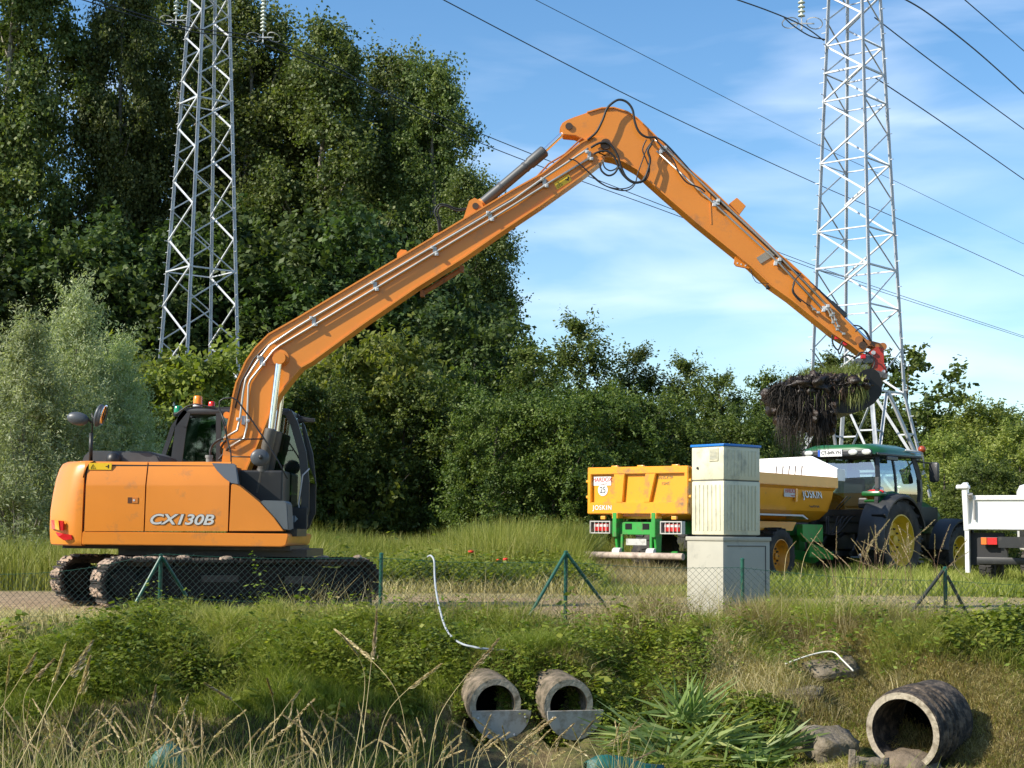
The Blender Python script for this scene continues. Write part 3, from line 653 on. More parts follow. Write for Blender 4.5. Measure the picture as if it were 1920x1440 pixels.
# warning sticker on the boom
def sticker(parent, pts, Y, m, name='warning_sticker', out=.003, warn=True, Yf=None):
    P3 = [at(p[0], p[1], Y) for p in pts]
    mb = MB(); A = [Vector((p.x, Y-out, p.z)) for p in P3]; B = [Vector((p.x, Y-.0005, p.z)) for p in P3]
    n = len(A); mb.add(A+B, [tuple(range(n)), tuple(range(n, 2*n))[::-1]]+[(i, n+i, n+(i+1) % n, (i+1) % n) for i in range(n)])
    o = mb.build(name, m, parent, world=True)
    if warn:   # black triangle outline and a small pictogram
        c, r_, u_ = (A[0]+A[3])/2, (A[1]-A[0]), (A[0]-A[3]); L_ = r_.length; r_.normalize(); h = u_.length; u_.normalize()
        mk = MB(); b0 = A[3]+u_*h*.18+r_*L_*.08; b1 = b0+r_*h*.72; tp = (b0+b1)/2+u_*h*.62
        for a_, b_ in ((b0, b1), (b1, tp), (tp, b0)): mk.beam(a_+Vector((0, -.002, 0)), b_+Vector((0, -.002, 0)), .002, h*.07, (0, 1, 0))
        mk.box(((b0+b1+tp)/3)+Vector((0, -.002, 0)), (h*.07, .002, h*.22)); q = A[3]+r_*L_*.85+u_*h*.5+Vector((0, -.002, 0)); mk.box(q, (h*.16, .002, h*.55)); mk.box(q-r_*h*.25, (h*.3, .002, h*.12))
        mk.build('symbol', black(), parent, world=True)
    return o
YEL = mat('sticker_yellow', (.80, .52, .02), .4)
sticker(boom, [(1038, 343), (1066, 326), (1072, 339), (1045, 356)], YC-BW-.004, YEL)
# steel pipes on the near side of the boom
YP = YC-BW-.05
lineA = [(419, 822), (445, 807), (450, 785), (456, 735), (461, 710), (474, 690), (486, 672), (505, 648), (557, 613), (700, 528), (804, 467), (960, 376), (1016, 336), (1095, 284), (1103, 278)]
lineB = [(430, 838), (458, 822), (463, 800), (466, 722), (470, 712), (497, 678), (512, 658), (525, 648), (607, 599), (815, 474), (940, 399), (1024, 346), (1109, 294)]
for ln in (lineA, lineB):
    mb = MB(); mb.tube([PB(x, y, YP) for x, y in ln], .0165, 8); mb.build('steel_pipe', steel(), boom, smooth=True, world=True)
for (x, y) in [(449, 786), (489, 676), (587, 602), (702, 536), (814, 470), (918, 405), (1020, 342), (1104, 291)]:
    k = 1 if x > 550 else 0
    mb = MB(); a = PB(x-3, y-6, YP); b = PB(x+5, y+7, YP)
    if x < 460: a, b = PB(x-2, y, YP), PB(x+16, y+3, YP)
    for p in (a, b): mb.box(p+Vector((0, -.004, 0)), (.05, .05, .042), bev=.006); mb.box(p+Vector((0, -.03, .006)), (.022, .02, .022))
    mb.box((a+b)/2+Vector((0, .03, 0)), (.05, .04, .12)); mb.build('pipe_clamp', galv(), boom, world=True)
# thin lines and hoses along the top edge
mb = MB()
t1 = [(441, 760), (452, 712), (476, 668), (500, 644), (560, 605), (691, 527), (790, 470), (871, 421), (960, 368), (1005, 335), (1030, 308), (1060, 290), (1090, 262), (1123, 246)]
mb.tube([PB(x-1, y-1, YC-.13) for x, y in t1], .014, 6); mb.build('grease_pipe', mat('brown_pipe', (.28, .11, .045), .5), boom, smooth=True, world=True)
mb = MB(); mb.tube([PB(x, y+5, YC-BW-.012) for x, y in t1[:9]]+[PB(1020, 338, YC-BW-.01)], .012, 6); mb.build('hose', rubber(), boom, smooth=True, world=True)
def hose(pts, r, parent=boom, Y=None, n=6, m=None, name='hose'):
    P3 = [at(p[0], p[1], (Y if Y else YC-.25) + (p[2] if len(p) > 2 else 0)) for p in pts]
    mb = MB(); mb.tube(spline(P3, n), r, 7); return mb.build(name, m or rubber(), parent, smooth=True, world=True)
hose([(823, 436, .2), (821, 415, .2), (815, 398, .2), (823, 384, .2), (838, 384, .2), (855, 391, .2), (872, 391, .2), (885, 383, .2)], .012)
hose([(826, 434, .22), (824, 412, .22), (820, 396, .2), (828, 386, .2), (840, 388, .2), (856, 395, .2), (874, 393, .2), (884, 386, .2)], .012)
# hoses of the elbow
hose([(1102, 262), (1118, 248), (1130, 225), (1138, 204), (1150, 192), (1162, 187), (1176, 192), (1186, 206), (1190, 228), (1198, 247), (1212, 257), (1228, 257)], .017)
hose([(1108, 277), (1122, 269), (1136, 267), (1148, 275), (1158, 292), (1164, 312), (1174, 332), (1190, 342), (1206, 338), (1214, 322), (1219, 300), (1215, 283), (1222, 270)], .017)
hose([(1113, 289), (1125, 284), (1140, 284), (1152, 295), (1160, 314), (1170, 330), (1186, 342), (1202, 341), (1210, 330)], .015)
hose([(1066, 298), (1080, 302), (1100, 320), (1124, 342), (1150, 354), (1175, 357), (1190, 346), (1196, 325), (1205, 300), (1212, 280), (1226, 262)], .009)
hose([(1090, 310), (1112, 330), (1135, 348), (1160, 354), (1180, 351), (1192, 340)], .008)
hose([(1124, 305), (1128, 320), (1140, 329), (1152, 325), (1160, 312)], .014)
hose([(1130, 303), (1134, 314), (1144, 320), (1155, 316), (1160, 308)], .010)
hose([(1212, 262), (1205, 280), (1212, 300), (1218, 318), (1212, 336), (1200, 343)], .010)
# stick (dipper arm)
st = [(1049, 244), (1054, 235), (1062, 230), (1074, 225), (1100, 216), (1127, 208), (1149, 207), (1175, 215), (1193, 227), (1224, 257), (1269, 304), (1322, 350), (1394, 420), (1450, 474), (1478, 497), (1514, 530), (1583, 602), (1612, 632), (1625, 650), (1613, 666), (1591, 649), (1560, 629), (1478, 563), (1444, 539), (1405, 502), (1303, 420), (1280, 400), (1243, 368), (1215, 343), (1193, 322), (1167, 307), (1150, 301), (1135, 298), (1118, 290), (1108, 278), (1098, 268), (1078, 259), (1056, 257)]
stick = profile(ex, 'stick', st, YC-.145, YC+.145, orange(), bevel=.008)
mb = MB(); plate_along(mb, st[4:16], YC-.17, YC+.17, .018); plate_along(mb, st[19:34], YC-.17, YC+.17, .018); mb.build('flange', orange(), stick, world=True, auto=.5)
mb = MB(); disc(mb, 1066, 242, .05, YC-.17, YC+.17); disc(mb, 1612, 650, .05, YC-.2, YC+.2); mb.build('pivot_pin', MATS['pin_steel'], stick, world=True, auto=.6)
mb = MB(); P3 = [PB(*p) for p in [(1379, 476), (1376, 494), (1380, 499), (1403, 504), (1412, 500), (1398, 480)]]
mb.prism(P3, lambda p: Vector((p.x, YC-.03, p.z)), lambda p: Vector((p.x, YC+.03, p.z))); mb.build('drilled_lug', orange(), stick, world=True)
mb = MB()
for q in (1382, 1389, 1397): 
    p = PB(q, 494+(q-1382)*.3); mb.cyl((p.x, YC-.034, p.z), (p.x, YC+.034, p.z), .011, seg=10)
mb.build('bolt_hole', mat('hole_light', (.55, .65, .75), .5), stick, world=True)
mb = MB(); P3 = [PB(*p) for p in [(1366, 384), (1380, 373), (1397, 389), (1385, 405)]]
mb.prism(P3, lambda p: Vector((p.x, YC-.10, p.z)), lambda p: Vector((p.x, YC+.06, p.z))); mb.build('lamp_box', orange(), stick, world=True, bevel=.006)
mb = MB(); P3 = [PB(*p) for p in [(1415, 487), (1441, 470), (1454, 479), (1423, 498)]]
mb.prism(P3, lambda p: Vector((p.x, YC-.16, p.z)), lambda p: Vector((p.x, YC-.14, p.z))); mb.build('wear_plate', mat('bare_steel', (.33, .29, .24), .5, .4, var=.2), stick, world=True)
mb = MB(); a, b = PB(1328, 362), PB(1331, 424); mb.beam((a.x, YC-.147, a.z), (b.x, YC-.147, b.z), .012, .014); mb.build('weld_rib', orange(), stick, world=True)
YS = YC-.145-.05
for off, y1 in ((0, 0), (1, 0)):
    ln = [(1226+off*0, 270+off*10), (1240, 279+off*10), (1340, 381+off*(-14)), (1462, 494+off*(-4)), (1540, 585-off*16)]
    ln = [(1231, 283), (1340, 383), (1430, 465), (1462, 495), (1545, 584)] if off == 0 else [(1228, 262), (1248, 279), (1345, 371), (1440, 460), (1470, 490), (1550, 573)]
    mb = MB(); mb.tube([PB(x, y, YS) for x, y in ln], .014, 8); mb.build('steel_pipe', steel(), stick, smooth=True, world=True)
for (x, y) in [(1243, 281), (1343, 380), (1458, 491), (1548, 578)]:
    mb = MB()
    for p in (PB(x-4, y+4, YS), PB(x+4, y-4, YS)): mb.box(p, (.048, .05, .045), bev=.006)
    mb.box(PB(x, y, YS+.03), (.09, .04, .06)); mb.build('pipe_clamp', galv(), stick, world=True)
hose([(1228, 257), (1240, 275), (1262, 300), (1272, 322), (1288, 342), (1312, 352), (1322, 360)], .011, stick)
hose([(1228, 256), (1250, 272), (1285, 310), (1330, 360), (1370, 398), (1420, 445), (1470, 492), (1500, 515)], .014, stick, Y=YC-.16)
hose([(1262, 300), (1300, 340), (1345, 376), (1400, 428), (1450, 474)], .010, stick, Y=YC-.10)
hose([(1490, 530), (1486, 545), (1492, 556), (1502, 566)], .012, stick)
hose([(1502, 512), (1488, 530), (1490, 550), (1510, 568), (1520, 574)], .009, stick)
hose([(1408, 505), (1412, 520), (1420, 530), (1434, 531), (1442, 532)], .0045, stick)
mb = MB(); mb.box(PB(1440, 537, YC), (.05, .08, .08), bev=.01); mb.build('work_lamp', black(), stick, world=True)
for pts in ([(1552, 580), (1558, 592), (1562, 605), (1570, 618), (1582, 626)], [(1556, 578), (1562, 588), (1566, 600), (1572, 612)], [(1520, 572), (1526, 580), (1534, 586)]):
    P3 = [at(x, y, YS-.01) for x, y in pts]; mb = MB(); mb.tube(P3, .012, 6)
    for p in P3[1:]: mb.box(p, (.045, .04, .035), bev=.008)
    mb.build('hose_coupling', steel(), stick, world=True)
# cylinders
def cylinder(name, a, b, c, r, rr, yoff, parent=ex, mb_col=None, gl=None):
    """barrel a->b, rod b->c"""
    A, B, C_ = [PB(p[0], p[1]) for p in (a, b, c)]
    for q in (A, B, C_): q.y = YC+yoff
    d = (B-A).normalized(); g = thing  # noqa
    m1 = MB(); m1.lathe([(0, 0), (0, r*.8), (.04, r), ((B-A).length-.30, r), ((B-A).length-.28, r*1.16), ((B-A).length-.02, r*1.16), ((B-A).length, r*.9), ((B-A).length, rr)], A, d, 20)
    for k in (.35, .7): m1.lathe([((B-A).length*k, r), ((B-A).length*k, r*1.07), ((B-A).length*k+.035, r*1.07), ((B-A).length*k+.035, r)], A, d, 20)
    m1.cyl(A+Vector((0, -r*.8, 0)), A+Vector((0, r*.8, 0)), r*.9)
    o = m1.build(name, mb_col or darkgrey(), parent, world=True, auto=.6)
    m2 = MB(); m2.cyl(B-d*.02, C_-d*.05, rr, seg=16); m2.build('piston_rod', chrome(), o, world=True, auto=.6)
    m3 = MB(); m3.cyl(C_+Vector((0, -r*.85, 0)), C_+Vector((0, r*.85, 0)), rr*1.9, seg=16); m3.build('rod_eye', orange(), o, world=True, auto=.6); return o
cylinder('stick_cylinder', (893, 391), (1022, 282), (1064, 243), .075, .034, 0)
mb = MB(); a, b = PB(893, 391), PB(906, 380); mb.cyl((a.x, YC, a.z), (b.x, YC, b.z), .078, seg=16); mb.build('cylinder_base', orange(), boom, world=True, auto=.6)
for s in (-1, 1): cylinder('boom_cylinder', (488, 930), (514, 806), (530, 676), .072, .045, s*(BW+.11), mb_col=mat('cylinder_grey', (.10, .095, .085), .45, .1, var=.2))
cylinder('bucket_cylinder', (1500, 522), (1583, 597), (1640, 652), .062, .028, -.02, mb_col=mat('cylinder_dark', (.028, .03, .028), .45))
# links and red coupler
mb = MB()
for s in (-.13, .10):
    a, b = PB(1606, 640), PB(1651, 652); mb.beam((a.x, YC+s, a.z), (b.x, YC+s, b.z), .03, .075)
    for p in (a, b): mb.cyl((p.x, YC+s-.02, p.z), (p.x, YC+s+.05, p.z), .055, seg=16)
mb.build('link_arm', mat('worn_orange', (.40, .15, .04), .5, dirt=(.12, .06, .03), dscale=7, damt=.5), ex, world=True, auto=.6)
RED = mat('coupler_red', (.42, .035, .022), .45, var=.15, dirt=(.16, .05, .03), dscale=8, damt=.5)
cpl = MB()
for s in (-.17, .13):
    P3 = [PB(*p) for p in [(1622, 664), (1640, 652), (1652, 656), (1653, 684), (1657, 694), (1656, 706), (1646, 714), (1634, 700), (1628, 684)]]
    cpl.prism(P3, lambda p, s=s: Vector((p.x, YC+s, p.z)), lambda p, s=s: Vector((p.x, YC+s+.04, p.z)))
p = PB(1641, 690); cpl.box((p.x, YC, p.z), (.12, .3, .2))
coup = cpl.build('quick_coupler', RED, ex, world=True, bevel=.006)
mb = MB(); p = PB(1651, 699); mb.cyl((p.x, YC-.2, p.z), (p.x, YC+.2, p.z), .022, seg=12); p = PB(1632, 664); mb.cyl((p.x, YC-.2, p.z), (p.x, YC+.2, p.z), .028, seg=12); mb.build('coupler_pin', galv(), coup, world=True)
mb = MB(); a = PB(1622, 676); mb.box((a.x, YC-.1, a.z), (.14, .22, .13), bev=.02); b = PB(1604, 680); mb.cyl((b.x, YC-.2, b.z), (b.x, YC+.1, b.z), .045); c = PB(1616, 694); mb.cyl((c.x, YC-.22, c.z), (c.x, YC+.2, c.z), .06)
mb.build('tilt_motor', mat('motor_grey', (.16, .17, .19), .45, .3, var=.3, dirt=(.05, .04, .03), dscale=9), coup, world=True, auto=.6)
mb = MB(); c = PB(1612, 672); mb.box((c.x, YC-.22, c.z), (.07, .06, .06), bev=.01); c = PB(1569, 635); mb.box((c.x, YC-.1, c.z), (.09, .06, .04)); c = PB(1581, 646); mb.box((c.x, YC-.1, c.z), (.05, .06, .05)); mb.build('red_valve', mat('valve_red', (.6, .02, .03), .4), coup, world=True)
hose([(1560, 628), (1562, 645), (1571, 656), (1577, 645), (1580, 640)], .012, coup)
hose([(1571, 656), (1574, 664), (1578, 655), (1581, 645)], .010, coup)
hose([(1578, 671), (1590, 666), (1604, 670), (1612, 662), (1624, 661), (1634, 668), (1640, 680), (1634, 695)], .011, coup)
hose([(1600, 610), (1612, 612), (1622, 622), (1632, 640)], .010, coup)
hose([(1604, 622), (1612, 616), (1624, 622), (1634, 640), (1640, 650)], .010, coup)
# bucket: curved shell, open toward the machine
bk = [(1648, 700), (1654, 718), (1652, 740), (1638, 757), (1620, 768), (1600, 774), (1578, 775), (1560, 772), (1540, 764)]
bi = [(1546, 757), (1562, 763), (1580, 766), (1600, 764), (1616, 759), (1632, 750), (1642, 738), (1646, 722), (1646, 708)]
BY0, BY1 = YC-.85, YC+.85
mb = MB(); P3 = [PB(p[0], p[1], BY0) for p in bk+bi]; n = len(P3); k = len(bk)
A = [Vector((p.x, BY0, p.z)) for p in P3]; B = [Vector((p.x, BY1, p.z)) for p in P3]
fs = [(i, i+1, n-2-i, n-1-i) for i in range(k-1)]
fs = fs + [tuple(j+n for j in f)[::-1] for f in fs] + [(i, (i+1) % n, n+(i+1) % n, n+i) for i in range(n)]
mb.add(A+B, fs)
DARKST = mat('bucket_steel', (.008, .0075, .007), .5, .1, var=.3, dirt=(.018, .014, .011), dscale=6, damt=.5)
bucket = mb.build('bucket', DARKST, ex, world=True, auto=.5)
for ya in (BY0-.02, BY1-.005):
    mb = MB(); P3 = [PB(p[0], p[1], BY0) for p in [(1600, 712), (1618, 694), (1636, 690), (1648, 700), (1654, 718), (1652, 740), (1638, 757), (1620, 768), (1600, 774), (1578, 775), (1560, 772), (1540, 764)]]
    mb.prism(P3, lambda p: Vector((p.x, ya, p.z)), lambda p: Vector((p.x, ya+.025, p.z)))
    mb.build('side_plate', DARKST, bucket, world=True)
mb = MB(); P3 = [PB(*p) for p in [(1618, 694), (1655, 704), (1655, 714), (1614, 704)]]
mb.prism(P3, lambda p: Vector((p.x, YC-.3, p.z)), lambda p: Vector((p.x, YC+.3, p.z))); mb.build('bucket_ear', mat('grey_mud_steel', (.10, .10, .10), .6, var=.4, dirt=(.05, .04, .03), dscale=8), bucket, world=True)
# ---- upper structure, local coordinates: x forward (image right), y away from the camera, z up

Yn = 21.0
def U(px, py, Y=Yn): return at(px, py, Y)
# counterweight: outline in plan is an arc, sides rounded, leaning
mb = MB(); rings = []
zt, zb = at(130, 864, 21.1).z, at(130, 1023, 21.1).z
prof_cw = [(0.0, -.05), (.015, -.012), (.06, .0), (.2, .012), (.42, .01), (.62, -.015), (.8, -.05), (.92, -.09), (.975, -.125), (1.0, -.18)]
prof_cw = [(t, o-.0) for t, o in prof_cw]
for t, off in prof_cw:
    z = zb+(zt-zb)*t; ring = []
    Rr = 2.07+off; W = 1.20+off*.35; xf = -1.40
    arc_x = lambda y: -math.sqrt(max(.01, Rr**2-y**2))
    ring.append((xf, -W)); x1 = arc_x(W)
    for k in range(7):   # rounded corner then arc
        f = k/6; ring.append((xf+(x1+.10-xf)*min(1, f*1.0), -W)) if k < 4 and False else None
    ring.append((x1+.22, -W)); ring.append((x1+.10, -W+.025)); ring.append((x1+.02, -W+.09))
    for k in range(1, 12): y = -W+.16+(2*W-.32)*k/12; ring.append((arc_x(y), y))
    ring.append((x1+.02, W-.09)); ring.append((x1+.10, W-.025)); ring.append((x1+.22, W)); ring.append((xf, W))
    rings.append([Vector((x, y, z)) for x, y in ring])
n = len(rings[0]); vs = [v for r in rings for v in r]
fs = [(i*n+k, i*n+(k+1) % n, (i+1)*n+(k+1) % n, (i+1)*n+k) for i in range(len(rings)-1) for k in range(n)] + [tuple(range(n))[::-1], tuple(range((len(rings)-1)*n, len(rings)*n))]
mb.add(vs, fs); cw = mb.build('counterweight', orange(), ex, auto=.75)
# reflector and hazard sticker on the counterweight corner
m_rr = mat('reflector_red', (.65, .02, .02), .25); m_haz = mat('hazard_orange', (.85, .30, .02), .35); 
def on_cw(pts, m, name, out=.012):
    # project photograph points on the corner of the counterweight
    P = []
    for (px, py) in pts:
        best = None
        for k in range(400):
            Y = 20.9+k*.004; w = at(px, py, Y); lx, ly = w.x-CX, w.y-CY
            Rr = 2.07+.01
            if ly > -1.2 and lx*lx+ly*ly < Rr*Rr: best = w; break
            if ly >= -1.2 and lx > -1.6: best = w; break
        P.append(best or at(px, py, 21.0))
    mb = MB(); o_ = Vector((-.35, -1, 0))*out; A = [p+o_ for p in P]; B = [p-o_*1.5 for p in P]; n = len(P)
    mb.add(A+B, [tuple(range(n)), tuple(range(n, 2*n))[::-1]]+[(i, n+i, n+(i+1) % n, (i+1) % n) for i in range(n)])
    return mb.build(name, m, cw, world=True)
on_cw([(97, 975), (104, 975), (105, 992), (98, 992)], m_rr, 'hazard_stripe'); on_cw([(104, 975), (111, 976), (113, 994), (105, 992)], m_haz, 'hazard_stripe', .02); on_cw([(111, 976), (119, 977), (119, 995), (113, 994)], m_rr, 'hazard_stripe')
on_cw([(105, 998), (119, 1001), (134, 1003), (136, 1011), (120, 1013), (110, 1006)], m_rr, 'reflector')
# side panels of the engine hood (near side)
def panel(name, pts, y0=-1.20, y1=-1.15, m=None, lean=True, par=None):
    """pts photo outline on near plane; the part above the crease leans in"""
    mbp = MB(); P3 = [U(*p) for p in pts]; n = len(P3); zc = U(300, 910).z; ztop = U(300, 866).z
    def ly(z): return CY+y0+(.07*(z-zc)/(ztop-zc) if (lean and z > zc) else 0)
    A = [Vector((p.x, ly(p.z), p.z)) for p in P3]; B = [Vector((p.x, CY+y1, p.z)) for p in P3]
    mbp.add(A+B, [tuple(range(n)), tuple(range(n, 2*n))[::-1]]+[(i, n+i, n+(i+1) % n, (i+1) % n) for i in range(n)])
    return mbp
def hood_panel(name, x0t, x0b, x1t, x1b, par=ex):
    z_t, z_c, z_b = 866, 910, 996; P = []
    xl = lambda y: x0t+(x0b-x0t)*(y-z_t)/(z_b-z_t); xr = lambda y: x1t+(x1b-x1t)*(y-z_t)/(z_b-z_t)
    rows = [(z_t-1, .13), (z_t, .10), (z_t+3, .085), (z_c-2, .004), (z_c+2, 0), (z_b, 0), (z_b, .05)]
    vs = []
    for yy, off in rows:
        for xx in (xl(yy), xr(yy)):
            w = U(xx, yy); vs.append(Vector((w.x, CY-1.205+off, w.z)))
    fs = [(2*i, 2*i+1, 2*i+3, 2*i+2) for i in range(len(rows)-1)]
    mbp = MB(); mbp.add(vs, fs)
    L_ = [vs[2*i] for i in range(len(rows))]; Rr_ = [vs[2*i+1] for i in range(len(rows))]
    for S in (L_, Rr_):
        q = [Vector((v.x, CY-1.05, v.z)) for v in S]; k = len(S)
        mbp.add(S+q, [(i, i+1, k+i+1, k+i) for i in range(k-1)])
    return mbp.build(name, orange(), par, world=True, auto=.5, bevel=0)
d1 = hood_panel('access_door', 163, 158, 274, 269); d2 = hood_panel('access_door', 276.5, 271.5, 431, 427)
# front wedge panel
pts = [(433.5, 909), (429.5, 996), (532, 996), (530, 993), (514, 971), (488, 943), (470, 928), (450, 912), (440, 905)]
panel('wedge', pts, -1.205, -.95, lean=False).build('front_panel', orange(), ex, world=True, bevel=.006)
panel('g', [(396, 868), (437, 869), (441, 872), (447, 908), (434, 906), (420, 896), (406, 882)], -1.225, -1.1, lean=True).build('corner_cover', mat('cover_grey', (.085, .10, .12), .5), ex, world=True, bevel=.004)
# hull inside (dark) so that no gap shows light, hood top, skirt
mb = MB(); z0, z1 = U(300, 996).z, U(300, 868).z; x0, x1 = -1.40, U(430, 900).x-CX
mb.box(((x0+x1)/2, -.7, (z0+z1)/2), (x1-x0, .86, z1-z0-.05)); mb.build('engine_bay', black(), ex)
mb = MB(); mb.box(((x0-.9+.4+x1)/2+.12, -.35, z1-.0), (x1-x0-.1, 1.5, .03), bev=.01); mb.build('hood_top', orange(), ex)
mb = MB(); xe = U(541, 1010).x-CX; zs0, zs1 = U(300, 1023).z, U(300, 998).z
mb.xz([(x0+.005, zs1), (xe-.01, zs1), (xe, zs1-.03), (xe-.03, zs0+.02), (xe-.09, zs0), (x0+.005, zs0)], -1.21, 1.21)
mb.build('deck_skirt', orange(), ex, bevel=.012)
mb = MB(); mb.box((-.2, 0, zs0-.02), (3.0, 2.0, .06)); mb.box((.25, .1, zs0-.085), (2.5, 1.9, .10)); mb.cyl((.05, 0, .55), (.05, 0, zs0), .62, seg=32); mb.cyl((.05, 0, .66), (.05, 0, .74), .72, seg=32); mb.build('slew_ring', black(), ex, auto=.6)
# panel lock and dent, stickers, model lettering
mb = MB(); w = U(249, 938); mb.box((w.x-.035, CY-1.207, w.z), (.06, .006, .075)); lk = mb.build('latch_recess', mat('recess_dark', (.09, .03, .01), .6), d1, world=True)
mb = MB(); w = U(256, 938); mb.box((w.x-.015, CY-1.209, w.z), (.075, .008, .078), bev=.003); mb.build('latch', mat('latch_orange', (.55, .18, .03), .4), d1, world=True)
mb = MB(); w = U(253, 938); mb.cyl((w.x-.01, CY-1.216, w.z), (w.x-.01, CY-1.2, w.z), .014, seg=12); mb.build('lock', galv(), d1, world=True)
sticker(d1, [(167, 868), (210, 868.5), (209, 881), (167, 880.5)], CY-1.205+.06, YEL, out=.012)
def model_text(off, m, yy, nm):
    w = U(339, 975); return text('CX130B', .186, (w.x, CY+yy, w.z), (1, 0, 0), (0, 0, 1), m, d2, nm, .0015, off, .26, 1.30)
model_text(.0095, mat('letter_dark', (.07, .045, .03), .5), -1.209, 'lettering_outline'); model_text(.0042, mat('letter_silver', (.62, .62, .60), .35, .2), -1.213, 'lettering')
# black engine cowl, fuel filler, exhaust cap on the hood
mb = MB(); a, b = at(155, 845, 21.5), at(305, 866, 21.5)
mb.xz([(a.x-CX, z1), (a.x-CX+.03, z1+.10), (a.x-CX+.10, a.z), (b.x-CX-.18, a.z), (b.x-CX-.06, a.z-.05), (b.x-CX, z1)], -.75, .55)
mb.build('engine_cowl', mat('cowl_grey', (.075, .08, .085), .45, var=.15), ex, bevel=.02)
mb = MB(); w = at(210, 855, 21.3); mb.ell((w.x-CX, w.y-CY+.1, z1+.05), (.1, .1, .11)); mb.build('intake_cap', black(), ex, smooth=True)
mb = MB(); w = at(392, 860, 21.35); mb.cyl((w.x-CX, w.y-CY, z1-.02), (w.x-CX, w.y-CY, z1+.10), .042); mb.cyl((w.x-CX, w.y-CY, z1+.09), (w.x-CX, w.y-CY, z1+.125), .052); mb.build('fuel_filler', mat('filler_grey', (.2, .21, .2), .5), ex, auto=.6)
# steps block in front (dark grey box) and platform
mb = MB(); P = [U(485, 938), (0, 0)]; 
pts = [(488, 941), (492, 938), (533, 939), (538, 944), (541, 994), (531, 993), (514, 970)]
panel('b', pts, -1.19, -.7, lean=False).build('tool_box', mat('box_grey', (.085, .10, .11), .5, var=.15), ex, world=True, bevel=.01)
# mirrors
def mirror(name, post, c, dx, dz, Y, ax, arm=None):
    g = MB(); 
    if post: g.tube([at(p[0], p[1], Y) for p in post], .026, 8)
    if arm: g.tube([at(p[0], p[1], Y) for p in arm], .013, 6)
    return g
g = mirror('m', [(170, 864), (171, 812)], None, 0, 0, 21.3, None, [(172, 815), (174, 785), (173, 775)]); g.tube([at(p[0], p[1], 21.3) for p in [(172, 793), (162, 782), (150, 778)]], .016, 6)
g.tube([at(172, 780, 21.3), at(184, 792, 21.3)], .012, 6)
mp_ = g.build('mirror_post', black(), ex, world=True, smooth=True)
def mir(px, py, Y, rx, ry, rz, rot, nm='mirror_head', par=None):
    mb = MB(); mb.ell((0, 0, 0), (rx, ry, rz), 18, 9); c = at(px, py, Y); M_ = Matrix.Rotation(rot[2], 3, 'Z') @ Matrix.Rotation(rot[1], 3, 'Y'); mb.v = [c+M_ @ v for v in mb.v]
    return mb.build(nm, mat('mirror_shell', (.07, .078, .088), .4), par or ex, world=True, smooth=True)
mir(146, 785, 21.3, .15, .07, .09, (0, R(10), 0), par=mp_); mh = mir(186, 779, 21.3, .05, .11, .155, (0, R(14), R(-12)), par=mp_)
mb = MB(); c = at(189, 778, 21.25); M_ = Matrix.Rotation(R(-12), 3, 'Z') @ Matrix.Rotation(R(14), 3, 'Y'); mb.ell((0, 0, 0), (.012, .095, .14)); mb.v = [c+Vector((.042, 0, 0))+M_ @ v for v in mb.v]; mb.build('mirror_glass', mat('mirror_glass', (.8, .85, .9), .03, 1.0), mp_, world=True, smooth=True)
rail = MB(); Yr = 21.15
for ln in ([(434, 905), (433, 850), (424, 815), (411, 765), (412, 752), (420, 747), (436, 746), (446, 752), (470, 785), (495, 822), (520, 862), (539, 898)], [(424, 824), (494, 823)], [(434, 856), (472, 857)], [(411, 765), (424, 800), (425, 824)]):
    rail.tube([at(x, y, Yr) for x, y in ln], .011 if len(ln) > 2 else .009, 6)
hr = rail.build('hand_rail', black(), ex, world=True, smooth=True)
mir(487, 858, 21.05, .125, .05, .115, (0, 0, R(6)), par=hr); mb = MB(); mb.ell(at(489, 857, 20.99), (.03, .02, .03)); mb.build('mirror_bracket', black(), hr, world=True, smooth=True)
# hoses from the deck to the boom foot pipes
for pts in ([(419, 822, 0), (408, 826, 0), (398, 836, .1), (394, 850, .1), (400, 866, .1)], [(430, 838, 0), (420, 850, .1), (410, 862, .1)], [(423, 826, 0), (414, 842, .1), (418, 862, .2)]): hose(pts, .016, ex, Y=YP)
# cab (far side of the boom): frame bars, glass, roof
CN, CF = .42, 1.20    # near and far side planes, local y
def UC(px, py): w = at(px, py, CY+CN); return (w.x-CX, w.z)
cab_bk = mat('cab_black', (.035, .037, .040), .42, var=.15, spec=.5)
fr = MB()
outline = [(303, 868), (325, 800), (345, 772), (354, 766), (440, 764), (520, 768), (544, 775), (556, 800), (572, 850), (578, 905), (577, 960), (566, 986), (490, 990), (420, 990), (303, 990)]
O = [UC(*p) for p in outline]
def barpath(mb, pts, y, w, t, close=False):
    for a, b in zip(pts[:-1], pts[1:]): mb.beam((a[0], y, a[1]), (b[0], y, b[1]), t, w, (0, 0, 1)); mb.cyl((b[0], y-t/2+.004, b[1]), (b[0], y+t/2-.004, b[1]), w/2, seg=14)
for y in (CN, CF):
    barpath(fr, [UC(*p) for p in [(303, 866), (325, 800), (350, 769), (440, 767), (520, 770), (546, 778)]], y, .06, .05)
    barpath(fr, [UC(*p) for p in [(540, 772), (552, 795), (567, 848), (573, 905), (572, 960), (560, 986)]], y, .11, .06)
    barpath(fr, [UC(*p) for p in [(348, 770), (340, 800), (331, 868)]], y, .16, .05)
    barpath(fr, [UC(*p) for p in [(410, 768), (410, 880)]], y, .07, .05)
    barpath(fr, [UC(*p) for p in [(300, 868), (560, 872)]], y, .08, .05) if y == CF else None
cab = fr.build('cab', cab_bk, ex, auto=.6)
mb = MB(); a, b = UC(346, 764), UC(545, 774)
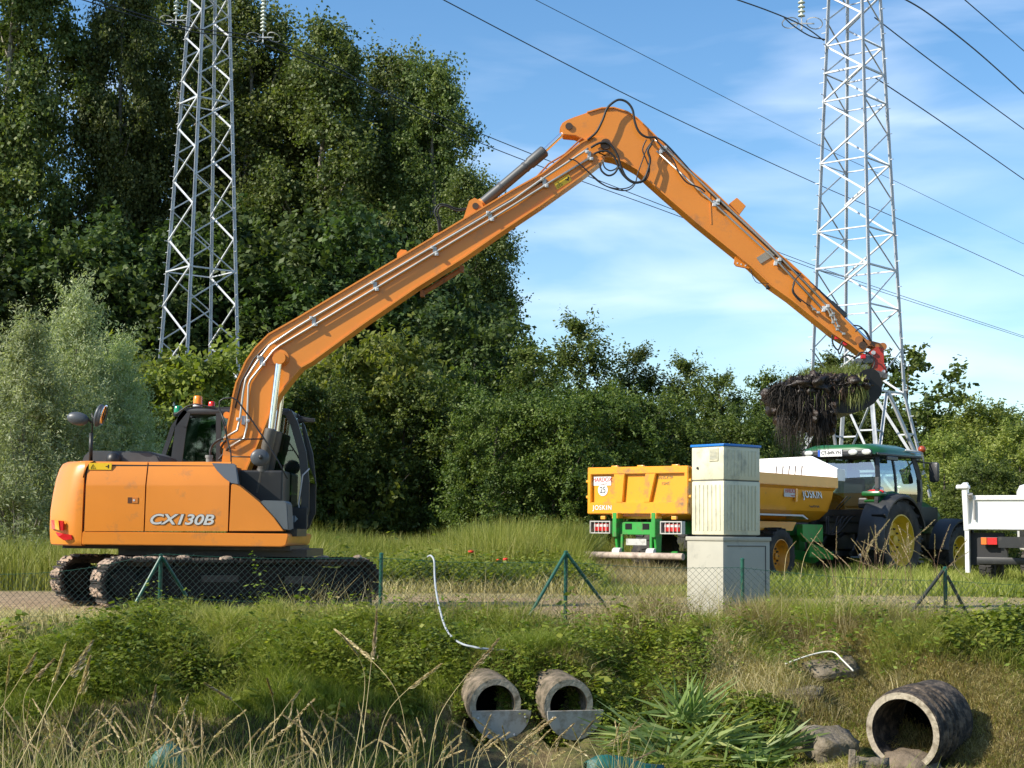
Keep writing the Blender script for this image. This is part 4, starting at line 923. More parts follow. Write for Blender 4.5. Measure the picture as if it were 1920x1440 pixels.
mb.box(((a[0]+b[0])/2+.0, (CN+CF)/2, (a[1]+b[1])/2-.02), (b[0]-a[0]-.02, CF-CN+.06, .10), bev=.035); mb.build('cab_roof', cab_bk, cab, auto=.6)
mb = MB(); c0, c1 = UC(303, 925), UC(566, 990)
mb.box(((c0[0]+c1[0])/2, (CN+CF)/2+.02, (c0[1]+c1[1])/2), (c1[0]-c0[0], CF-CN, c0[1]-c1[1]), bev=.03); mb.build('cab_base', black(), cab)
gm = glass('cab_glass', (.42, .60, .50), .25); mb = MB()
mb.xz([UC(*p) for p in [(346, 786), (408, 780), (408, 868), (334, 868)]], CN-.008, CN+.002); mb.xz([UC(*p) for p in [(412, 778), (540, 784), (566, 850), (572, 905), (566, 960), (412, 960)]], CN-.006, CN+.004)
mb.xz([UC(*p) for p in [(346, 786), (408, 780), (540, 784), (566, 850), (572, 905), (570, 930), (334, 870)]], CF-.004, CF+.004)
a, b = UC(549, 782), UC(576, 905); mb.beam((a[0]+.03, (CN+CF)/2, a[1]), (b[0]+.03, (CN+CF)/2, b[1]), CF-CN-.1, .006, (1, 0, 0))
a, b = UC(306, 866), UC(345, 778); mb.beam((a[0], (CN+CF)/2, a[1]), (b[0], (CN+CF)/2, b[1]), CF-CN-.1, .006, (1, 0, 0)); mb.build('window', gm, cab)
mb = MB(); s = UC(420, 900); mb.box((s[0], .8, s[1]), (.45, .48, .14), bev=.05); mb.box((s[0]-.2, .8, s[1]+.33), (.13, .46, .6), bev=.05); mb.box((s[0]-.22, .8, s[1]+.72), (.10, .26, .18), bev=.04)
mb.build('driver_seat', mat('seat_black', (.02, .02, .022), .8), cab, auto=.6)
mb = MB(); q = UC(470, 880); mb.box((q[0], .55, q[1]), (.2, .12, .3), bev=.03); mb.tube([(q[0], .55, q[1]), (q[0]+.02, .55, q[1]+.28)], .015); mb.build('control_lever', black(), cab, auto=.6)
mb = MB(); q0, q1 = UC(536, 990), UC(572, 905); mb.tube([(q1[0]+.06, CN-.03, q1[1]+.2), (q1[0]-.03, CN-.05, q1[1]+.1), (q1[0]-.08, CN-.05, q1[1]-.3), (q1[0]-.05, CN-.05, q1[1]-.45)], .012); mb.build('grab_handle', galv(), cab, smooth=True)
mb = MB(); q = UC(553, 973); mb.box((q[0], CN-.06, q[1]), (.36, .06, .32), bev=.01); mb.build('front_guard', black(), cab)
w = UC(553, 973); mk = MB()
for s in (-1, 1): mk.prism([(w[0]+s*.008, w[1]+.05), (w[0]+s*.055, w[1]), (w[0]+s*.008, w[1]-.05)], lambda p: Vector((p[0], CN-.094, p[1])), lambda p: Vector((p[0], CN-.09, p[1])))
mk.build('emblem', mat('emblem_grey', (.30, .38, .42), .4), cab)
# beacons
for (px, py, col, r, h, nm) in [(371, 750, (.95, .28, .02), .068, .13, 'amber_beacon'), (397, 757, (.75, .03, .015), .05, .07, 'red_beacon'), (334, 767, (.01, .22, .10), .062, .10, 'green_beacon')]:
    y_ = CN+.25; w = at(px, py, CY+y_); x_, z_ = w.x-CX, w.z
    mb = MB(); mb.lathe([(-h/2-.03, r*.5), (-h/2-.03, r), (-h/2, r)], (x_, y_, z_), (0, 0, 1), 16, cap=True); q = mb.build('beacon_base', mat('base_white', (.6, .6, .6), .5) if nm[0] == 'a' else black(), cab, auto=.6)
    mb = MB(); mb.lathe([(-h/2, r*.95), (h*.3, r*.9), (h*.45, r*.7), (h/2, .002)], (x_, y_, z_), (0, 0, 1), 16, cap=True); mb.build(nm, mat(nm+'_lens', col, .18, spec=.6), cab, auto=.8)
    mb = MB(); mb.box((x_+.0, y_, z_-h/2-.04), (.12, .05, .03)); mb.build('beacon_bracket', black(), cab)
mb = MB(); mb.tube([at(p[0], p[1], CY+CN-.04) for p in [(330, 776), (350, 762), (365, 757), (395, 763), (402, 764)]], .010, 5); mb.build('cable', rubber(), cab, world=True)
mb = MB(); mb.tube([at(p[0], p[1], CY+CF) for p in [(545, 778), (562, 782), (580, 786)]], .02, 6); q = at(576, 788, CY+CF); mb.box((q.x, q.y, q.z), (.22, .08, .06), bev=.01); mb.build('wiper_visor', black(), cab, world=True)
mb = MB(); w = at(452, 900, CY+.1); mb.box((w.x-CX+.25, .0, w.z-.15), (.8, .7, .55), bev=.03); mb.build('boom_foot_bracket', black(), ex)
mb = MB(); w0, w1 = at(448, 920, CY-.3), at(560, 996, CY-.3); mb.box(((w0.x+w1.x)/2-CX, -.35, w1.z-.02), (w1.x-w0.x+.1, 1.0, .1)); mb.build('deck', black(), ex)
# ---- tracks: heading turned 30 degrees from the upper structure
A30 = R(30); hd = Vector((math.cos(A30), math.sin(A30), 0)); nn = Vector((math.sin(A30), -math.cos(A30), 0))  # nn points to the near side
mud = mat('track_mud', (.36, .265, .195), .95, var=.25, vscale=12, dirt=(.12, .095, .08), dscale=7, damt=.5, bump=.8, bscale=30)
shoe_m = mat('track_shoe', (.070, .056, .045), .9, var=.3, vscale=8, dirt=(.014, .012, .011), dscale=5, damt=.9, bump=.7, bscale=30)
dk = mat('track_dark', (.009, .0085, .008), .8, var=.35, vscale=6, dirt=(.022, .018, .014), dscale=5, damt=.5, spec=.25)
TL, TR = 3.22, .30   # wheel base, end radius
def track_path():
    pts = []; n_ = 0
    per = 2*TL+2*math.pi*TR; N = 44
    for i in range(N):
        s = per*i/N
        if s < TL: p = (-TL/2+s, 0.68-.015*math.sin(math.pi*s/TL)); a = 0
        elif s < TL+math.pi*TR: t = (s-TL)/TR; p = (TL/2+TR*math.sin(t), .38+TR*math.cos(t)); a = -t
        elif s < 2*TL+math.pi*TR: p = (TL/2-(s-TL-math.pi*TR), .08); a = math.pi
        else: t = (s-2*TL-math.pi*TR)/TR; p = (-TL/2-TR*math.sin(t), .38-TR*math.cos(t)); a = math.pi-t
        pts.append((p[0], p[1], a))
    return pts, per/N
tp, pitch = track_path()
for side in (1, -1):
    base = nn*1.0*side + Vector((.14, 0, 0))
    def W(x, z, o=0.0): v = base + hd*x + nn*o; return Vector((v.x, v.y, z))
    fb = MB()
    prof_f = [(-1.55, .30), (-1.45, .20), (1.45, .20), (1.55, .30), (1.5, .56), (.6, .62), (-.6, .62), (-1.35, .56)]
    fb.prism(prof_f, lambda p: W(p[0], p[1], -.14), lambda p: W(p[0], p[1], .15)); fr_ = fb.build('track', dk, ex, bevel=.02)
    sb = MB()
    for (x, z, a) in tp:
        d = hd*math.cos(a)+Vector((0, 0, math.sin(a))); u_ = hd*(-math.sin(a))+Vector((0, 0, math.cos(a))); rot = Matrix((d, nn, u_)).transposed()
        c = W(x, z) + Vector((random.uniform(-.004, .004), 0, random.uniform(-.004, .004)))
        sb.box(c, (pitch*.93, .50, .028), rot)
        for g_ in (-.32, 0, .32): sb.box(c+u_*.024+d*pitch*g_, (.018, .49, .03), rot)
        sb.box(c-u_*.045+nn*.0, (pitch*.9, .16, .07), rot)
    sh = sb.build('track_shoes', shoe_m, fr_)
    # mud caked in lumps on the visible end and the top run
    ml = MB(); rnd = random.Random(5+side)
    for (x, z, a) in tp:
        if math.cos(a) > -.3 or x < -1.3:
            end = x < -1.2
            d = hd*math.cos(a)+Vector((0, 0, math.sin(a))); u_ = hd*(-math.sin(a))+Vector((0, 0, math.cos(a)))
            for k in range(9 if end else 1):
                if not end and rnd.random() < .45: continue
                c = W(x, z)+u_*(.028 if end else .035)+nn*rnd.uniform(-.2, .2)+d*rnd.uniform(-.04, .04)
                e_ = MB(); e_.ell((0, 0, 0), (rnd.uniform(.03, .06) if end else rnd.uniform(.05, .11), rnd.uniform(.05, .09), rnd.uniform(.010, .022) if end else rnd.uniform(.02, .05)), 8, 5)
                rot = Matrix((d, nn, u_)).transposed(); ml.add([c+rot @ v + Vector((rnd.uniform(-.006, .006),)*3) for v in e_.v], e_.f)
    tag(ml.build('caked_mud', mud, fr_), kind='stuff')
    for (xx, rad) in ((-TL/2, .25), (TL/2, .26)):
        wb = MB(); c = W(xx, .38); wb.lathe([(-.12, .05), (-.12, rad*.7), (-.07, rad*.72), (-.06, rad), (.06, rad), (.07, rad*.72), (.12, rad*.7), (.14, .1), (.14, .01)], c, nn, 28, cap=True)
        if xx < 0:
            for k in range(18): t = k*math.pi/9; wb.box(c+hd*math.cos(t)*rad+Vector((0, 0, math.sin(t)*rad)), (.05, .05, .05))
        wb.build('drive_sprocket' if xx < 0 else 'idler_wheel', dk, fr_, auto=.6)
    for k in range(6):
        wb = MB(); c = W(-1.2+k*.48, .20); wb.lathe([(-.15, .01), (-.15, .10), (.15, .10), (.17, .05), (.17, .01)], c, nn, 16); wb.build('road_wheel', dk, fr_, auto=.6)
    for k in (-.55, .55):
        wb = MB(); c = W(k, .585); wb.lathe([(-.12, .01), (-.12, .06), (.12, .06), (.14, .01)], c, nn, 14); wb.build('carrier_roller', dk, fr_, auto=.6)
    st_ = MB(); st_.box(W(-.35, .44, .16), (.5, .03, .09), Matrix((hd, nn, Vector((0, 0, 1)))).transposed()); st_.box(W(.75, .42, .16), (.4, .03, .10), Matrix((hd, nn, Vector((0, 0, 1)))).transposed()); st_.build('step_plate', mat('worn_step', (.03, .028, .026), .7, dirt=(.07, .055, .04), dscale=9, damt=.3), fr_)
mb = MB(); rotx = Matrix((hd, nn, Vector((0, 0, 1)))).transposed(); mb.box((.14, 0, .50), (1.5, 1.8, .22), rotx); mb.box((.5, 0, .5), (.4, 2.0, .18), rotx); mb.box((-.5, 0, .5), (.4, 2.0, .18), rotx); mb.build('undercarriage_frame', dk, ex)

# ---- the load of weed and mud hanging over the bucket lip
wl = thing('weed_load', 'dripping heap of black mud, roots and green water weeds heaped in the raised bucket', 'weeds', tuple(PB(1560, 760)))
rng = np.random.default_rng(77)
MUDM = leafmat('root_strands', [(.006, .005, .004), (.020, .015, .012), (.055, .040, .028)], trans=0.0, rough=.7, spec=.3)
def PBn(px, py, Y): return np.array(at(px, py, Y))
lump = MB(); rnd = random.Random(9)
for (px, py, rx, rz) in [(1480, 735, .26, .16), (1520, 735, .26, .17), (1560, 730, .28, .17), (1598, 722, .22, .17), (1590, 742, .18, .15), (1495, 758, .15, .24), (1470, 752, .09, .17), (1540, 770, .11, .24), (1545, 795, .07, .24), (1500, 785, .09, .22), (1575, 745, .2, .16), (1474, 780, .07, .2), (1522, 780, .08, .2)]:
    for k in range(3):
        c = PB(px+rnd.uniform(-8, 8), py+rnd.uniform(-6, 6)); c.y = YC+(-.72, 0, .6)[k]+rnd.uniform(-.1, .1); e_ = MB(); e_.ell((0, 0, 0), (rx*rnd.uniform(.7, 1), .3, rz*rnd.uniform(.6, .9)), 30, 20)
        lump.add([c+v*(1+.55*mnoise.noise(v*9+c*3)+.25*mnoise.noise(v*24+c)) for v in e_.v], e_.f)
inv = root_mat(wl).inverted()
lump.build('mud_core', mat('wet_mud', (.020, .014, .011), .35, var=.5, vscale=14, dirt=(.06, .035, .022), dscale=9, damt=.5, bump=1.0, bscale=30), wl, smooth=True, world=True)
off = np.array(wl.location)
def hanging(n, name, m, xr, ytop, lmin, lmax, w, seed, tintmu=.4, dens=None):
    rng = np.random.default_rng(seed); u = rng.uniform(xr[0], xr[1], n); u = u[0]*0+np.round(u/7+rng.normal(0, .25, n))*7*.6+u*.4; yt = np.array([ytop(a) for a in u]) + rng.normal(0, 7, n); Yp = YC+np.where(rng.uniform(size=n) < .6, rng.uniform(-1.02, -.7, n), rng.uniform(-.85, .85, n))
    Ln = rng.uniform(lmin, lmax, n)*np.array([dens(a) if dens else 1 for a in u]); P = np.array([PBn(a, b, c) for a, b, c in zip(u, yt, Yp)])-off
    out = []; tt = []
    for i in range(n):
        a = P[i]; sx = rng.normal(0, .04); b = a+np.array([sx-.03, rng.normal(0, .03), -Ln[i]*.4]); c = a+np.array([sx*1.5-.03+rng.normal(0, .03), rng.normal(0, .05), -Ln[i]])
        ww = w*rng.uniform(.5, 1.8); s = np.array([ww/2, ww/2*rng.uniform(-1, 1), 0]); out += [a-s, a+s, b-s*.8, b+s*.8, c-s*.15, c+s*.15]; tt.append(np.clip(rng.normal(tintmu, .25), 0, 1))
    return tag(quad_object(name, np.array(out), np.array(tt), m, wl, per=6), kind='stuff')
top_ = lambda u: 728-12*math.sin((u-1450)/190*3.1)+(6 if u < 1480 else 0)
low = lambda u: (.55 if u < 1470 else .95 if u < 1530 else (1.15 if u < 1560 else .45))
hanging(9000, 'mud_strands', MUDM, (1450, 1604), top_, .08, .36, .010, 5, dens=low)
hanging(2500, 'mud_strands', MUDM, (1500, 1560), lambda u: 755, .12, .34, .010, 6, dens=lambda u: .6+.9*math.exp(-((u-1540)/14)**2))
hanging(420, 'mud_drips', MUDM, (1462, 1556), lambda u: 775, .15, .60, .006, 7)
hanging(700, 'brown_roots', leafmat('brown_root', [(.07, .04, .025), (.16, .10, .06), (.30, .20, .12)], trans=.1), (1530, 1605), lambda u: 716+abs(u-1565)*.12, .05, .22, .014, 8)
GW = leafmat('water_weed', [(.06, .09, .02), (.15, .18, .04), (.36, .36, .12)], trans=.3)
n = 2200; u = rng.uniform(1470, 1640, n); P = np.array([PBn(a, 712-12*math.exp(-((a-1600)/40)**2)+rng.normal(0, 5)+(14 if a < 1500 else 0), YC+rng.uniform(-.8, .7)) for a in u])-off
V = blades(P, rng.uniform(.05, .20, n), np.full(n, .008), rng.uniform(.4, 1.1, n), rng); quad_object('green_weeds', V, np.clip(rng.normal(.4, .25, n), 0, 1), GW, wl, per=6)
hanging(420, 'yellow_stems', GW, (1590, 1625), lambda u: 712, .10, .38, .013, 12, tintmu=.75)
hanging(200, 'yellow_stems', GW, (1500, 1620), lambda u: 722, .10, .30, .008, 13, tintmu=.6)
# ------------------------------------------------------------------ wheels
def wheel(parent, c, Rt, W, Rr, side, rimm, name='wheel', lugs=22, tread='ag', tyre_m=None):
    """wheel whose axle is the local y axis; side=-1: outer face toward -y"""
    tm = tyre_m or mat('tyre', (.020, .019, .018), .75, var=.3, vscale=5, dirt=(.10, .085, .065), dscale=4, damt=.4, bump=.3, bscale=25)
    c = Vector(c); h = W/2; prof = [(-h*.86, Rr), (-h*.95, Rr+.04), (-h, (Rr+Rt)/2), (-h*.93, Rt*.93), (-h*.75, Rt*.965), (0, Rt*.975), (h*.75, Rt*.965), (h*.93, Rt*.93), (h, (Rr+Rt)/2), (h*.95, Rr+.04), (h*.86, Rr)]
    mb = MB(); mb.lathe(prof, c, (0, 1, 0), 48)
    for k in range(lugs):
        for s in (-1, 1):
            a0 = 2*math.pi*(k+(.5 if s > 0 else 0))/lugs
            if tread == 'ag':
                P = []
                for t in (0, .5, 1.0):
                    aa = a0 + t*.28; y = s*(h*.98*(1-t)+.01*h); rr = Rt*(.985 if t else .955)
                    P.append(Vector((math.cos(aa)*rr, y, math.sin(aa)*rr)))
                for a, b in zip(P[:-1], P[1:]): mb.beam(c+a, c+b, .055 if Rt > .7 else .045, .07, (a+b).normalized())
            else:
                aa = a0; P0 = Vector((math.cos(aa)*Rt*.98, s*h*.9, math.sin(aa)*Rt*.98)); P1 = Vector((math.cos(aa+.06)*Rt*.98, s*h*.08, math.sin(aa+.06)*Rt*.98)); mb.beam(c+P0, c+P1, .07, .035, P0.normalized())
    w = mb.build(name, tm, parent, auto=.6)
    mb = MB(); d = side
    mb.lathe([(d*h*.88, Rr*1.04), (d*h*.90, Rr*.97), (d*h*.72, Rr*.93), (d*h*.55, Rr*.86), (d*h*.35, Rr*.80), (d*h*.12, Rr*.72), (d*h*.05, Rr*.55), (d*h*.10, Rr*.36), (d*h*.12, Rr*.20), (d*h*.42, Rr*.19), (d*h*.46, .02), (d*h*.46, .001)], c, (0, 1, 0), 40)
    mb.build('rim', rimm, w, auto=.5)
    mb = MB()
    for k in range(10):
        a = 2*math.pi*k/10; p = c+Vector((math.cos(a)*Rr*.46, d*h*.06, math.sin(a)*Rr*.46)); mb.cyl(p, p+Vector((0, d*.05, 0)), .022, seg=8)
    mb.lathe([(-d*h*.9, Rr*.98), (-d*h*.3, Rr*.8), (-d*h*.28, .02)], c, (0, 1, 0), 24)
    mb.build('wheel_nuts', mat('nut_dark', (.06, .05, .04), .6), w, auto=.6); return w

# ------------------------------------------------------------------ dump trailer
TH = R(51.5); tl = at(1105, 963, 34.0)
lat = Vector((math.sin(TH), -math.cos(TH), 0))      # toward the near (right) side
c0 = Vector((tl.x, tl.y, 0)) + lat*1.25
tr = thing('dump_trailer', 'orange-yellow tandem dump trailer on a green chassis hitched behind the tractor', 'trailer', c0, TH)
# local: x forward, y left (far side), z up; near side is y=-1.25
LT, WT = 6.4, 1.25; ZB, ZT = 1.50, 2.43
YO = mat('trailer_orange', (.80, .33, .012), .38, 0, var=.05, dirt=(.42, .17, .04), dscale=2.2, damt=.12, coat=.2)
YOS = mat('trailer_orange_worn', (.80, .33, .012), .4, 0, dirt=(.16, .12, .09), dscale=2.4, damt=.38, coat=.15)
TG = mat('trailer_green', (.03, .30, .045), .45, var=.1, dirt=(.12, .11, .06), dscale=4, damt=.35)
TGD = mat('trailer_green_dark', (.02, .22, .035), .5, var=.1, dirt=(.08, .07, .04), dscale=4, damt=.5)
# tub: half-pipe section
sec_o = [(-1.25, ZT-.22), (-1.17, ZT-.30), (-1.13, 1.95), (-1.02, 1.66), (-.8, 1.48), (-.5, 1.40), (.5, 1.40), (.8, 1.48), (1.02, 1.66), (1.13, 1.95), (1.17, ZT-.30), (1.25, ZT-.22)]
sec_i = [(y*.95, z+.05) for y, z in sec_o[::-1]]
body = MB().yz(sec_o+sec_i, .08, LT).build('body', YO, tr, auto=.5)
mb = MB()
for s in (-1, 1): mb.xz([(0.0, ZT-.23), (0, ZT+.02), (LT+.02, ZT+.02), (LT+.02, ZT-.23)], s*1.16, s*1.29)
mb.build('top_rail', YO, body, bevel=.015)
mb = MB(); mb.yz([(-1.13, 1.95), (-1.02, 1.66), (-.8, 1.48), (-.5, 1.42), (.5, 1.42), (.8, 1.48), (1.02, 1.66), (1.13, 1.95), (1.15, ZT-.05), (-1.15, ZT-.05)], LT-.06, LT-.01); mb.build('front_wall', YO, body)
mb = MB()
for x in (1.4, 2.9, 4.6): mb.box((x, -1.16, 2.06), (.10, .05, .42))
mb.build('side_rib', YO, body, bevel=.01)
# tailgate with framed recesses
gate = MB(); gate.box((.03, 0, (ZB+ZT+.03)/2), (.05, 2.50, ZT-ZB+.05))
g = gate.build('tailgate', YOS, tr, bevel=.006)
fr = MB()
fr.box((-.03, 0, ZT-.03), (.09, 2.50, .15)); fr.box((-.03, 0, ZB+.12), (.09, 2.50, .24))
fr.box((-.03, 1.205, 2.0), (.088, .09, .76)); fr.box((-.03, -1.205, 2.0), (.088, .09, .76))
for yt_, yb_, w in ((.44, .44, .28), (-.34, -.24, .26), (.0, 0, 0)):
    if not w: continue
    zt_, zb_ = ZT-.10, ZB+.23
    fr.prism([(yt_-w/2, zt_), (yt_+w/2, zt_), (yb_+w/2*.6, zb_), (yb_-w/2*.6, zb_)], lambda p: Vector((-.074, p[0], p[1])), lambda p: Vector((.01, p[0], p[1])))
fr.build('gate_frame', YOS, g, bevel=.012)
mb = MB()
for s in (-1, 1):
    for z in (ZB+.35, ZT-.25): mb.cyl((-.02, s*1.25, z), (-.02, s*1.30, z), .035, seg=10)
for y in (.6, -.05, -.9): mb.box((.02, y, ZT+.055), (.07, .16, .045), bev=.01)
mb.build('gate_hinge', YO, g, auto=.6)
Rv, Uv = (0, -1, 0), (0, 0, 1)
def ltext(b, s, loc, rv, uv, m, par, nm='lettering', **k): return text(b, s, loc, rv, uv, m, par, nm, world=False, **k)
WHT = mat('white_sticker', (.78, .78, .76), .4); LRED = mat('letter_red', (.45, .05, .05), .5); LBLK = mat('letter_black', (.03, .03, .035), .5); LGRY = mat('letter_fade', (.25, .20, .10), .6); LWH = mat('letter_white', (.80, .80, .76), .4)
mb = MB(); mb.box((-.002, .92, ZT-.24), (.008, .46, .19)); st_o = mb.build('sticker', WHT, g)
ltext('HARDOX', .125, (-.008, .92, ZT-.215), Rv, Uv, LRED, g, shear=.15, offset=.002, sx=.92); ltext('in my body', .035, (-.008, .86, ZT-.30), Rv, Uv, LRED, g)
mb = MB(); mb.cyl((-.006, .90, ZB+.50), (.004, .90, ZB+.50), .125, seg=32); mb.build('sticker', WHT, g)
ltext('25', .19, (-.010, .90, ZB+.50), Rv, Uv, LBLK, g, sx=.8)
for o_, m_, d_ in ((.006, LBLK, -.0765), (.002, LWH, -.0785)): ltext('JOSKIN', .135, (d_, .86, ZB+.125), Rv, Uv, m_, g, offset=o_, space=1.15)
ltext('TRANS-KTP', .085, (-.001, -.62, ZT-.19), Rv, Uv, LGRY, g); ltext('15/45', .085, (-.001, -.66, ZT-.31), Rv, Uv, LGRY, g)
# side stickers
for o_, m_, d_ in ((.009, LBLK, -1.176), (.003, LWH, -1.180)): ltext('JOSKIN', .26, (5.35, d_, 2.03), (1, 0, 0), (0, .22, 1), m_, body, offset=o_, space=1.12)
mb = MB(); mb.box((4.36, -1.165, 2.06), (.62, .012, .22)); mb.build('sticker', mat('sticker_grey', (.45, .45, .47), .5), body)
ltext('HARDOX', .15, (4.36, -1.173, 2.085), (1, 0, 0), (0, 0, 1), LRED, body, offset=.003, sx=.85); ltext('in my body', .045, (4.45, -1.173, 1.985), (1, 0, 0), (0, 0, 1), LRED, body)
ltext('Trans-KTP 15/45', .07, (5.6, -1.10, 1.76), (1, 0, 0), (0, .35, 1), LBLK, body)
# headboard: white, with viewing slots and sloping shoulder
HBW = mat('headboard_white', (.80, .80, .78), .5)
mb = MB(); hp = [(1.25, ZT-.1), (1.25, 2.72), (.95, 2.93), (-.55, 2.97), (-1.27, 2.66), (-1.27, ZT-.1)]
mb.prism(hp, lambda p: Vector((LT-.02+.25*(p[1]-ZT), p[0], p[1])), lambda p: Vector((LT+.04+.25*(p[1]-ZT), p[0], p[1])))
mb.prism([(-1.27, 2.38), (-1.27, 2.66), (-1.24, 2.66), (-1.24, 2.38)], lambda p: Vector((LT-.0, p[0], p[1])), lambda p: Vector((LT+.42, p[0], p[1])))
hb = mb.build('headboard', HBW, tr, bevel=.008)
mb = MB()
for k in range(5): y = .35-k*.17; mb.beam((LT-.03+.25*.08, y, ZT+.03), (LT-.03+.25*.30, y, ZT+.32), .022, .012, (1, 0, 0))
mb.build('viewing_slot', mat('slot_dark', (.10, .10, .10), .7), hb)
# chassis
mb = MB()
for s in (-.45, .45): mb.box((3.2, s, 1.22), (5.9, .12, .26))
mb.box((.6, 0, 1.2), (.2, .9, .2)); mb.box((6.2, 0, 1.0), (.3, .9, .5)); ch = mb.build('chassis', TGD, tr, bevel=.01)
mb = MB(); mb.xz([(5.3, 1.35), (6.3, 1.35), (6.3, .95), (5.5, .95), (5.3, 1.1)], -.95, -.80); mb.xz([(5.95, .85), (7.6, .62), (7.6, .48), (7.3, .42), (5.95, .60)], -.16, .16); mb.xz([(6.0, .95), (7.2, .7), (7.2, .52), (6.0, .60)], -.75, -.70)
mb.build('drawbar', TG, tr, bevel=.01)
mb = MB(); mb.box((-.02, -.02, 1.20), (.12, .95, .26)); 
for y in (.46, -.02-.48): mb.box((-.08, y, 1.27), (.26, .10, .50)); mb.xz([(-.16, 1.05), (.08, 1.05), (.05, .68), (-.10, .68)], y-.03, y+.03)
for y in (.34, -.38): mb.box((-.09, y, .86), (.05, .06, .44))
rh = mb.build('rear_frame', TG, tr, bevel=.008)
mb = MB(); mb.box((-.084, .19, 1.24), (.01, .16, .12)); mb.box((-.084, -.24, 1.24), (.01, .16, .12)); mb.build('hook_hole', mat('hole_black', (.004, .004, .004), .9), rh)
mb = MB()
for y in (.46, -.50): mb.box((-.09, y, 1.46), (.22, .14, .12), bev=.01)
mb.build('tub_hinge', YO, rh)
mb = MB()
for y in (.42, -.42): mb = MB(); mb.cyl((-.13, y-.09, .70), (-.13, y+.09, .70), .10, seg=18); mb.build('bumper_clamp', mat('clamp_white', (.55, .55, .52), .5), rh, auto=.6)
mb = MB(); mb.box((-.15, -.05, .92), (.012, .50, .13), bev=.003); mb.build('number_plate', mat('plate_dirty', (.50, .50, .46), .6, dirt=(.2, .18, .14), dscale=9, damt=.5), tr)
mb = MB(); mb.cyl((-.2, -1.22, .64), (-.2, 1.22, .64), .07, seg=14); mb.build('bumper_bar', mat('bumper_dirty', (.50, .40, .32), .7, var=.2, dirt=(.25, .19, .15), dscale=5, damt=.6), tr, auto=.6)
for s in (-1, 1):
    yc = s*.88; mb = MB(); mb.box((-.02, yc, 1.22), (.10, .44, .20)); q = mb.build('tail_light', mat('lamp_housing', (.06, .05, .05), .5), tr, bevel=.01)
    mb = MB(); mb.box((-.078, yc, 1.22), (.012, .36, .15)); mb.build('red_lens', mat('red_lens', (.62, .03, .03), .2), q)
    mb = MB(); mb.box((-.086, yc, 1.255), (.006, .36, .05)); mb.build('white_lens', mat('white_lens', (.70, .60, .58), .25), q)
    mb = MB()
    for z in (1.10, 1.34): mb.box((-.10, yc, z), (.06, .50, .022))
    for k in range(6): mb.box((-.115, yc-.24+k*.096, 1.22), (.012, .014, .24))
    for e_ in (-.25, .25): mb.box((-.07, yc+e_, 1.22), (.13, .02, .26))
    mb.build('light_guard', mat('guard_grey', (.50, .48, .45), .5, .3), q)
    mb = MB(); mb.box((-.03, yc-.02, 1.42), (.06, .12, .07), bev=.01); mb.build('amber_lamp', mat('amber_lens', (.85, .35, .05), .3), q)
for x in (2.15, 3.85):
    for s in (-1, 1): wheel(tr, (x, s*.98, .63), .63, .50, .37, s, mat('rim_orange', (.62, .25, .015), .5, dirt=(.15, .08, .03), dscale=4, damt=.4), lugs=20, tread='b')
    mb = MB(); mb.cyl((x, -.9, .63), (x, .9, .63), .09); mb.build('axle', TGD, tr, auto=.6)
mb = MB()
for s in (-1, 1): mb.xz([(1.5, 1.56), (4.75, 1.56), (5.0, 1.46), (4.9, 1.46), (4.7, 1.52), (1.5, 1.52)], min(s*.72, s*1.27), max(s*.72, s*1.27))
mb.build('mudguard', mat('mudguard_grey', (.42, .44, .50), .45, .2), tr, bevel=.004)
mb = MB(); mb.xz([(1.0, 1.40), (5.2, 1.40), (5.0, 1.20), (1.2, 1.20)], -.85, -.70); mb.build('sub_frame', YO, tr)
# ------------------------------------------------------------------ tractor
TA = R(47.7); leftv = Vector((-math.sin(TA), math.cos(TA), 0)); rw = Vector(((1670-960)*39.0/F, 39.0, 0))
tc_ = rw + leftv*.95
tk = thing('tractor', 'green tractor with yellow wheels and dark fenders, seen from behind right', 'tractor', tc_, TA)
tk.scale = (1.08, 1.08, 1.08)
JG = mat('tractor_green', (.012, .100, .022), .30, coat=.4, var=.06, dirt=(.05, .06, .03), dscale=3, damt=.15)
JY = mat('rim_yellow', (.62, .42, .022), .45, dirt=(.28, .19, .05), dscale=3, damt=.35)
BLK = mat('tractor_black', (.022, .024, .027), .42, var=.2, dirt=(.07, .065, .05), dscale=4, damt=.25)
FEN = mat('fender_grey', (.036, .038, .040), .5, var=.15, dirt=(.10, .09, .07), dscale=3, damt=.3)
for s in (-1, 1):
    wheel(tk, (0, s*.88, .93), .93, .62, .57, s, JY, lugs=20)
    wheel(tk, (2.95, s*.88, .66), .66, .48, .385, s, JY, lugs=18)
mb = MB(); mb.cyl((0, -.9, .93), (0, .9, .93), .17); mb.box((1.2, 0, .95), (3.4, .52, .50), bev=.06); mb.box((2.95, 0, .66), (.3, 1.3, .2), bev=.03); mb.box((.4, -.62, .95), (1.1, .3, .5), bev=.05); mb.box((1.15, -.62, .75), (.8, .34, .42), bev=.04)
mb.build('transmission', BLK, tk, auto=.6)
